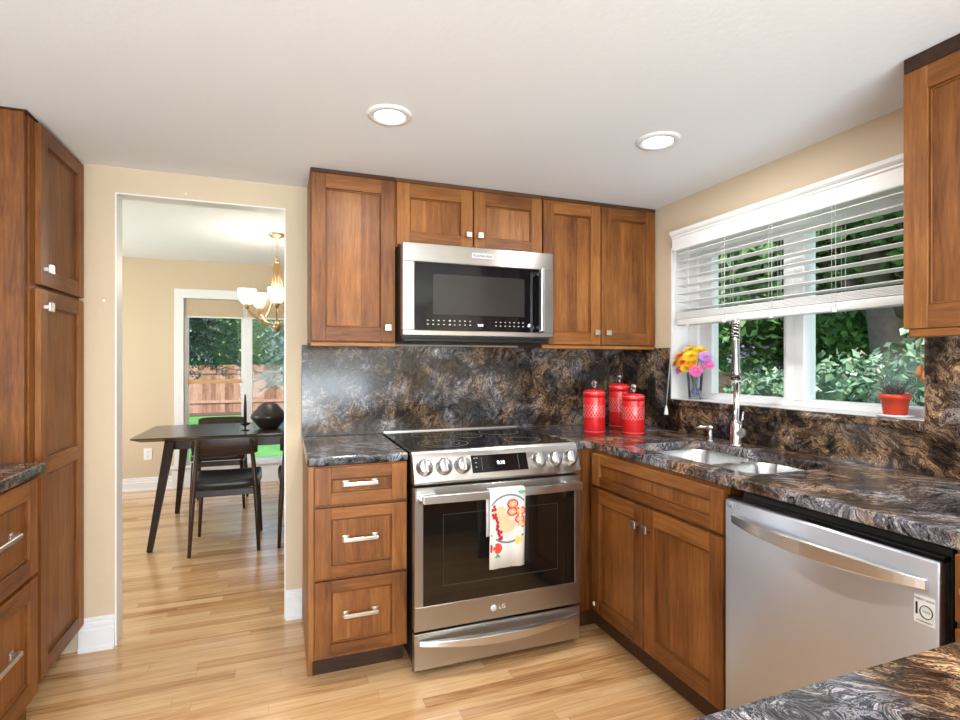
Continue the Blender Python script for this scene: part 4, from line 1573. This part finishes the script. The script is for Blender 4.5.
# ------------------------------------------------------------------ dining chairs
def make_chair():
    e = empty('dining_chair', (0, 0, 0))
    # back of the chair at -y, seat towards +y
    for s in (-1, 1):
        mb = MB().tube([(s * .212, -.235, 0), (s * .200, -.205, .30), (s * .190, -.195, .45), (s * .165, -.225, .765)], [.011, .0165, .017, .012], 12)
        mb.build('leg', walnut, e)
        mb = MB().tube([(s * .212, .225, 0), (s * .190, .200, .425)], [.011, .017], 12)
        mb.build('leg', walnut, e)
    mb = MB()
    mb.bar([(-.19, -.190, .405), (.19, -.190, .405)], .020, .045).bar([(-.19, .195, .405), (.19, .195, .405)], .020, .045)
    mb.bar([(-.19, -.19, .405), (-.19, .195, .405)], .020, .045).bar([(.19, -.19, .405), (.19, .195, .405)], .020, .045)
    mb.build('seat_frame', walnut, e, bevel=.003)
    # seat pad: dished cushion
    mb = MB()
    vv, fs = [], []
    NX, NY = 12, 12
    for layer in (0, 1):
        for j in range(NY + 1):
            for i in range(NX + 1):
                u, v = i / NX * 2 - 1, j / NY * 2 - 1
                w = .215 + .015 * v
                k = 1 - .10 * (abs(u) ** 4) * (abs(v) ** 4)
                x, y = u * w * k, v * .222 * k
                edge = max(abs(u), abs(v)) ** 6
                z = .490 + .022 * (v * v) - .008 * (1 - u * u) - .016 * edge if layer == 0 else .430 + .006 * v * v
                vv.append((x, y, z))
    o_ = (NX + 1) * (NY + 1)
    for j in range(NY):
        for i in range(NX):
            a = j * (NX + 1) + i
            fs.append([a, a + 1, a + NX + 2, a + NX + 1])
            fs.append([o_ + a, o_ + a + NX + 1, o_ + a + NX + 2, o_ + a + 1])
    ring_ = [i for i in range(NX + 1)] + [(j) * (NX + 1) + NX for j in range(1, NY + 1)] + [NY * (NX + 1) + i for i in range(NX - 1, -1, -1)] + [j * (NX + 1) for j in range(NY - 1, 0, -1)]
    for a, b in zip(ring_, ring_[1:] + ring_[:1]):
        fs.append([a, b, o_ + b, o_ + a])
    mb.raw(vv, fs, 0, .5, True)
    mb.build('seat', M['leather'], e)
    # curved backrest
    mb = MB()
    vv, fs = [], []
    NB = 20
    for i in range(NB + 1):
        u = i / NB * 2 - 1
        x = u * .205
        y = -.188 - .012 * (1 - u * u)
        hh = .062 * (1 - .25 * abs(u) ** 5)
        for (dy, dz) in ((-.009, -hh), (-.011, 0), (-.009, hh), (.009, hh), (.007, 0), (.009, -hh)):
            vv.append((x, y + dy - .012 * dz / .06, .716 + dz))
    for i in range(NB):
        for k in range(6):
            k2 = (k + 1) % 6
            fs.append([i * 6 + k, i * 6 + k2, i * 6 + 6 + k2, i * 6 + 6 + k])
    fs += [[5, 4, 3, 2, 1, 0], [NB * 6 + k for k in range(6)]]
    mb.raw(vv, fs, 0, .5, True)
    mb.build('backrest', walnut, e, bevel=.004)
    return e


c0 = make_chair()
chairs = [(-2.395, 1.345, 0, 'dark chair with black seat on the near side of the dining table'),
          (-1.84, 1.345, 0, 'dark dining chair mostly hidden by the wall edge'),
          (-2.56, 2.52, PI, 'dark dining chair on the far side of the table'),
          (-1.72, 2.36, PI, 'dark dining chair on the far side, behind the wall')]
for i, (x, y, a, lab) in enumerate(chairs[:3]):
    o = c0 if i == 0 else copy_tree(c0)
    o.location = (x, y, 0)
    o.rotation_euler = (0, 0, a)
    tag(o, lab, 'chair', 'dining chairs around the table')

# dark vase, candle holder with candle
dv = MB().lathe([(.0001, 0), (.060, 0), (.075, .008), (.135, .085), (.142, .100), (.135, .116), (.075, .188), (.055, .203), (.050, .205), (.046, .198), (.10, .15), (.0001, .10)], (-2.13, 1.80, TZ), 40).build('vase', M['dark_ceramic'])
tag(dv, 'wide round dark ceramic vase on the dining table', 'vase')
hx, hy = -2.305, 1.73
ch = MB().lathe([(.0001, 0), (.034, 0), (.034, .004), (.008, .008), (.006, .030), (.020, .040), (.040, .052), (.042, .060), (.036, .058), (.016, .050), (.0125, .051), (.0125, .060), (.0105, .060), (.0105, .048), (.0001, .048)], (hx, hy, TZ), 24).build('candle_holder', M['black_metal'])
tag(ch, 'small black candle holder on the dining table', 'candle holder')
ch = empty('candle', (hx, hy, TZ + .049), 'slim black taper candle standing in the small holder', 'candle')
MB().lathe([(.0125, 0), (.0115, .14), (.006, .232), (.0001, .238)], (hx, hy, TZ + .049), 14).build('wax', M['candle'], ch)
MB().tube([(hx, hy, TZ + .28), (hx + .001, hy, TZ + .296)], .001, 5).build('wick', M['twine'], ch)

# ------------------------------------------------------------------ chandelier
cx, cy = -2.071, 1.84
cl = empty('chandelier', (cx, cy, HD), 'brass chandelier with frosted upward bowls above the dining table', 'chandelier')
MB().lathe([(.066, -.001), (.066, -.010), (.055, -.026), (.012, -.034), (.008, -.045)], (cx, cy, HD), 28).build('canopy', M['brass'], cl)
mb = MB()
z = HD - .045
k = 0
while z > 2.145:
    m_ = Matrix.Rotation(PI / 2 * (k % 2), 4, 'Z')
    pts = [Vector((cx, cy, z - .013)) + m_ @ Vector((.0075 * math.cos(2 * PI * j / 12), 0, .015 * math.sin(2 * PI * j / 12))) for j in range(12)]
    mb.tube(pts, .0018, 5, closed=True)
    z -= .023
    k += 1
mb.tube([(cx - .01, cy, HD - .04), (cx - .03, cy - .01, 2.24), (cx - .045, cy, 2.17), (cx - .01, cy, 2.14)], .0014, 5)
mb.build('chain', M['brass'], cl)
mb = MB().lathe([(.006, 2.150), (.020, 2.140), (.022, 2.120), (.012, 2.105)], (cx, cy, 0), 16)
mb.lathe([(.0001, 1.535), (.012, 1.545), (.030, 1.575), (.040, 1.600), (.018, 1.620), (.008, 1.640), (.007, 2.11)], (cx, cy, 0), 20)
mb.build('stem', M['brass'], cl)
angs = [270, 198, 126, 54, 342]
for a_ in angs:
    a = R(a_)
    dx, dy = math.cos(a), math.sin(a)
    mb = MB()
    mb.bar([(cx + dx * r_, cy + dy * r_, z_) for r_, z_ in ((.012, 2.12), (.020, 2.03), (.036, 1.92), (.062, 1.82), (.085, 1.76), (.115, 1.71), (.15, 1.675))], .008, .022, (0, 0, 1))
    mb.bar([(cx + dx * r_, cy + dy * r_, z_) for r_, z_ in ((.02, 1.60), (.07, 1.602), (.13, 1.625), (.18, 1.665), (.215, 1.70), (.23, 1.735))], .008, .020, (0, 0, 1))
    mb.lathe([(.006, 1.715), (.010, 1.72), (.024, 1.742), (.026, 1.756), (.010, 1.758)], (cx + dx * .235, cy + dy * .235, 0), 18)
    ar = mb.build('arm', M['brass'], cl)
    mb = MB().lathe([(.018, 1.752), (.036, 1.760), (.054, 1.785), (.064, 1.820), (.070, 1.875), (.067, 1.875), (.061, 1.822), (.051, 1.79), (.034, 1.766), (.0001, 1.762)], (cx + dx * .235, cy + dy * .235, 0), 28)
    mb.build('shade', M['shade'], ar)
lamp('chandelier_bulbs', 'POINT', (cx, cy, 1.95), (0, 0, 0), 14, (1.0, .90, .76), shadow_soft_size=.18)

# ------------------------------------------------------------------ outdoors
GZ = -.42
mb = MB().box(-22, 30, -14, 32, GZ - .2, GZ)
struct('ground', mb, M['grass'], label='green lawn around the house')


def leaf_cloud(mb, pts, size, flat=.35, facing=None):
    for p in pts:
        s = size * random.uniform(.6, 1.3)
        d = Vector((random.gauss(0, 1), random.gauss(0, 1), random.gauss(0, .7)))
        if facing is not None:
            d += facing
        d.normalize()
        n_ = d.cross(Vector((random.gauss(0, 1), random.gauss(0, 1), random.gauss(0, 1)))).normalized()
        m_ = d.cross(n_)
        b = Vector(p)
        w = s * flat
        v = [b, b + d * s * .45 + n_ * w + m_ * s * .10, b + d * s, b + d * s * .45 - n_ * w + m_ * s * .10]
        mb.raw(v, [[0, 1, 2], [0, 2, 3]], 0, min(1, max(0, random.gauss(.5, .22))))


def blob_pts(c, r, n, shell=.55):
    out_ = []
    while len(out_) < n:
        v = Vector((random.gauss(0, 1), random.gauss(0, 1), random.gauss(0, 1))).normalized()
        t_ = shell + (1 - shell) * random.random()
        q = Vector((c[0] + v.x * r[0] * t_, c[1] + v.y * r[1] * t_, c[2] + v.z * r[2] * t_))
        if q.z > GZ + .02:
            out_.append(q)
    return out_


def crown(name, parent, blobs, n, size, mat, flat=.35, core=True, face=None, cs=.68):
    mb = MB()
    for (c, r) in blobs:
        leaf_cloud(mb, blob_pts(c, r, n), size, flat, face)
        if core:
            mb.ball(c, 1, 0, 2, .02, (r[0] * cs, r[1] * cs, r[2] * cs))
    return mb.build(name, M[mat], parent, fix=False)


# broad leaved shrubs just outside the kitchen window
shrubs = [((2.35, -.35), .62, 1.36, 'nearest the red pot'), ((2.9, .75), .62, 1.24, 'in the middle of the right pane'), ((3.5, 1.75), .60, 1.12, 'seen by the center mullion'),
          ((4.1, 2.30), .58, 1.0, 'lowest, seen in the left pane'), ((3.8, .10), .70, 1.30, 'behind the middle shrub, under the tree'), ((2.2, -1.35), .6, 1.35, 'hidden behind the wall cabinet')]
for (p, rr, top_, where) in shrubs:
    e = empty('shrub', (p[0], p[1], GZ), 'broad-leaved grey-green shrub outside the kitchen window, ' + where, 'shrub', 'shrubs outside the kitchen window')
    mb = MB()
    for k in range(3):
        c = (p[0] + random.uniform(-.1, .1), p[1] + random.uniform(-.15, .15), GZ + (top_ - GZ) * (.35 + .22 * k))
        leaf_cloud(mb, blob_pts(c, (rr, rr, (top_ - GZ) * .30), 1000, .72), .092, .32, Vector((-.5, -.4, -.1)))
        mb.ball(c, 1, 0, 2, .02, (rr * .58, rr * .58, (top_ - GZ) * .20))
    mb.build('leaves', M['leaf_hosta'], e, fix=False)
    mb = MB()
    for k in range(6):
        a = k * 1.05
        mb.tube([(p[0], p[1], GZ), (p[0] + .3 * math.cos(a), p[1] + .3 * math.sin(a), GZ + 1.0)], [.014, .006], 6)
    mb.build('stems', M['stem'], e)

tree_i = [(4.6, 1.30, .18, 'thick-trunked leafy tree outside the right kitchen pane', 'leaf_dark',
           [((5.1, 1.3, 3.3), (1.7, 1.7, 1.0)), ((4.3, 2.5, 3.0), (1.3, 1.2, .9)), ((4.5, .2, 3.0), (1.2, 1.1, .9)), ((6.2, 2.6, 2.6), (1.4, 1.4, 1.1)), ((6.0, .2, 2.5), (1.3, 1.3, 1.1))]),
          (8.6, 3.0, .14, 'dense green tree behind the thick-trunked one', 'leaf_mid',
           [((8.6, 3.0, 2.0), (1.7, 1.8, 1.6)), ((8.2, 1.0, 2.1), (1.5, 1.6, 1.6)), ((8.8, 2.2, 4.2), (2.2, 2.4, 1.6))]),
          (8.6, 6.6, .14, 'dense green tree seen through the left kitchen pane', 'leaf_dark',
           [((8.4, 6.2, 2.2), (2.0, 2.0, 1.6)), ((6.9, 5.2, 2.3), (1.3, 1.4, 1.1)), ((8.4, 6.2, 4.4), (2.4, 2.4, 1.6)), ((9.6, 4.6, 3.2), (1.6, 1.6, 1.6))]),
          (9.4, -1.6, .14, 'dense green tree at the far right outside the kitchen window', 'leaf_mid',
           [((8.6, -1.2, 2.0), (1.8, 1.8, 1.8)), ((8.8, -1.0, 4.2), (2.2, 2.2, 1.6)), ((7.2, -2.2, 2.2), (1.4, 1.4, 1.6))])]
for (x, y, r_, lab, mt, blobs) in tree_i:
    e = empty('tree', (x, y, GZ), lab, 'tree', 'trees outside the kitchen window')
    mb = MB().tube([(x, y, GZ - .05), (x + .03, y - .02, 1.1), (x - .02, y + .03, 1.9), (x - .1, y + .15, 2.9)], [r_ * 1.35, r_, r_ * .95, r_ * .5], 14)
    for (c, rr) in blobs:
        mb.tube([(x, y + .02, 1.7), ((x + c[0]) / 2, (y + c[1]) / 2, (1.9 + c[2]) / 2 + .1), c], [r_ * .55, r_ * .32, r_ * .12], 8)
    mb.build('trunk', M['bark'], e)
    crown('foliage', e, blobs, 2300 if x < 6 else 1900, .17, mt, .30)

for (x, y, lab) in ((12.5, 9.5, 'tall tree far behind, seen through the left pane slats'), (13.5, 4.8, 'tall tree far behind, seen by the window center'), (13.0, .2, 'tall tree far behind, seen through the right pane slats')):
    e = empty('tree', (x, y, GZ), lab, 'tree', 'trees outside the kitchen window')
    MB().tube([(x, y, GZ), (x, y, 3)], [.2, .12], 10).build('trunk', M['bark'], e)
    crown('foliage', e, [((x, y, 2.8), (2.4, 2.9, 3.2)), ((x, y, 6.2), (2.2, 2.6, 2.4))], 2200, .24, 'leaf_dark', cs=.85)
# flowering clump beyond the left pane
e = empty('flower_bush', (6.4, 4.6, GZ), 'purple flowering bush behind the low wooden fence', 'bush')
crown('leaves', e, [((6.4, 4.9, .8), (.55, .55, .75))], 700, .12, 'leaf_mid')
mb = MB()
leaf_cloud(mb, blob_pts((6.35, 4.85, 1.30), (.5, .5, .35), 110), .06, .5)
mb.build('blossoms', M['purple'], e, fix=False)


def fence_x(name, label, y, x0, x1, z1, group=None, parent_axis='x'):
    """upright board fence running along x at y (or along y at x for axis 'y')"""
    e = empty(name, ((x0 + x1) / 2, y, GZ) if parent_axis == 'x' else (y, (x0 + x1) / 2, GZ), label, 'fence', group)
    mb = MB()
    a = x0
    while a < x1:
        w = .138
        zt = z1 + random.uniform(-.012, .012)
        if parent_axis == 'x':
            mb.box(a, a + w, y, y + .018, GZ, zt, .002)
        else:
            mb.box(y, y + .018, a, a + w, GZ, zt, .002)
        a += .139
    mb.build('boards', fence_wood, e)
    mb = MB()
    for z in (GZ + .35, z1 - .30):
        if parent_axis == 'x':
            mb.box(x0, x1, y - .04, y, z, z + .09)
        else:
            mb.box(y - .04, y, x0, x1, z, z + .09)
    mb.build('rails', fence_wood, e)
    return e


fence_x('fence', 'cedar board fence across the back yard seen from the dining window', 17.4, -9.6, 2.0, 1.24)
# low fence of horizontal boards on the window side
e = empty('fence', (5.6, 4.0, GZ), 'low brown wooden fence outside the left kitchen pane', 'fence')
mb = MB()
for k in range(8):
    mb.box(5.55, 5.58, 2.2, 7.5, GZ + .02 + k * .185, GZ + .19 + k * .185, .003)
mb.box(5.50, 5.62, 2.2, 7.5, GZ + 1.50, GZ + 1.54, .003)
for y in (2.3, 4.0, 5.7, 7.4):
    mb.box(5.59, 5.68, y, y + .09, GZ, GZ + 1.5)
mb.build('boards', fence_wood, e)
mb = MB().box(-9, 2, 16.3, 17.3, GZ, GZ + .03)
tag(mb.build('mulch_bed', M['mulch']), 'strip of brown mulch along the back fence', 'mulch', kind='stuff')

# blue spruce outside the dining window
sp_i = [(-4.35, 10.0, 'dark drooping spruce outside the left dining pane', 1.75, 1.30, 1.15, 5.2), (-1.35, 12.0, 'pale blue spruce outside the right dining pane', 1.25, .80, .65, 4.8)]
for (x, y, lab, rr, zb_, w_, ztop) in sp_i:
    e = empty('spruce_tree', (x, y, GZ), lab, 'tree', 'spruces outside the dining window')
    MB().tube([(x, y, GZ), (x, y, ztop)], [.11, .03], 10).build('trunk', M['bark'], e)
    mb = MB()
    bb = MB()
    nb = 250
    for k in range(nb):
        t_ = k / nb
        z = zb_ + (ztop - zb_) * t_
        L = rr * 1.15 * (1 - t_ * .75) * random.uniform(.75, 1.1)
        a = k * 2.399
        dx, dy = math.cos(a), math.sin(a)
        pts = [(x + dx * L * s, y + dy * L * s, z + .05 * math.sin(s * 3) - .22 * L * s * s) for s in (0, .25, .5, .75, 1)]
        bb.tube(pts, [.012, .010, .008, .005, .003], 5)
        for j in range(150):
            s = random.uniform(.22, 1.02)
            q = Vector((x + dx * L * s, y + dy * L * s, z + .05 * math.sin(s * 3) - .22 * L * s * s))
            sd2 = Vector((-dy, dx, 0)) * random.uniform(-1, 1) * .38 * (1.15 - s)
            q += sd2
            d = Vector((dx, dy, 0)) * .8 + Vector((-dy, dx, 0)) * random.gauss(0, .7) + Vector((0, 0, random.gauss(.1, .55)))
            d.normalize()
            n_ = d.cross(Vector((0, 0, 1))).normalized()
            s_ = random.uniform(.08, .17)
            mb.raw([q - n_ * .019, q + n_ * .019, q + d * s_], [[0, 1, 2]], 0, min(1, max(0, random.gauss(.45 if x < -2 else .72, .22))))
    mb.build('needles', M['needle' if x < -2 else 'needle_blue'], e, fix=False)
    bb.build('branches', M['bark'], e)
# backdrop trees beyond the fence
for (x, y, lab) in ((-7.0, 21, 'tall green tree beyond the back fence at the far left'), (-4.6, 22, 'tall green tree beyond the back fence behind the dark spruce'), (-2.2, 21.5, 'tall green tree beyond the back fence at the right')):
    e = empty('tree', (x, y, GZ), lab, 'tree', 'trees beyond the back fence')
    MB().tube([(x, y, GZ), (x, y, 3)], [.2, .12], 10).build('trunk', M['bark'], e)
    crown('foliage', e, [((x, y, 3.0), (2.6, 1.6, 3.2))], 4200, .15, 'leaf_dark', cs=.88)
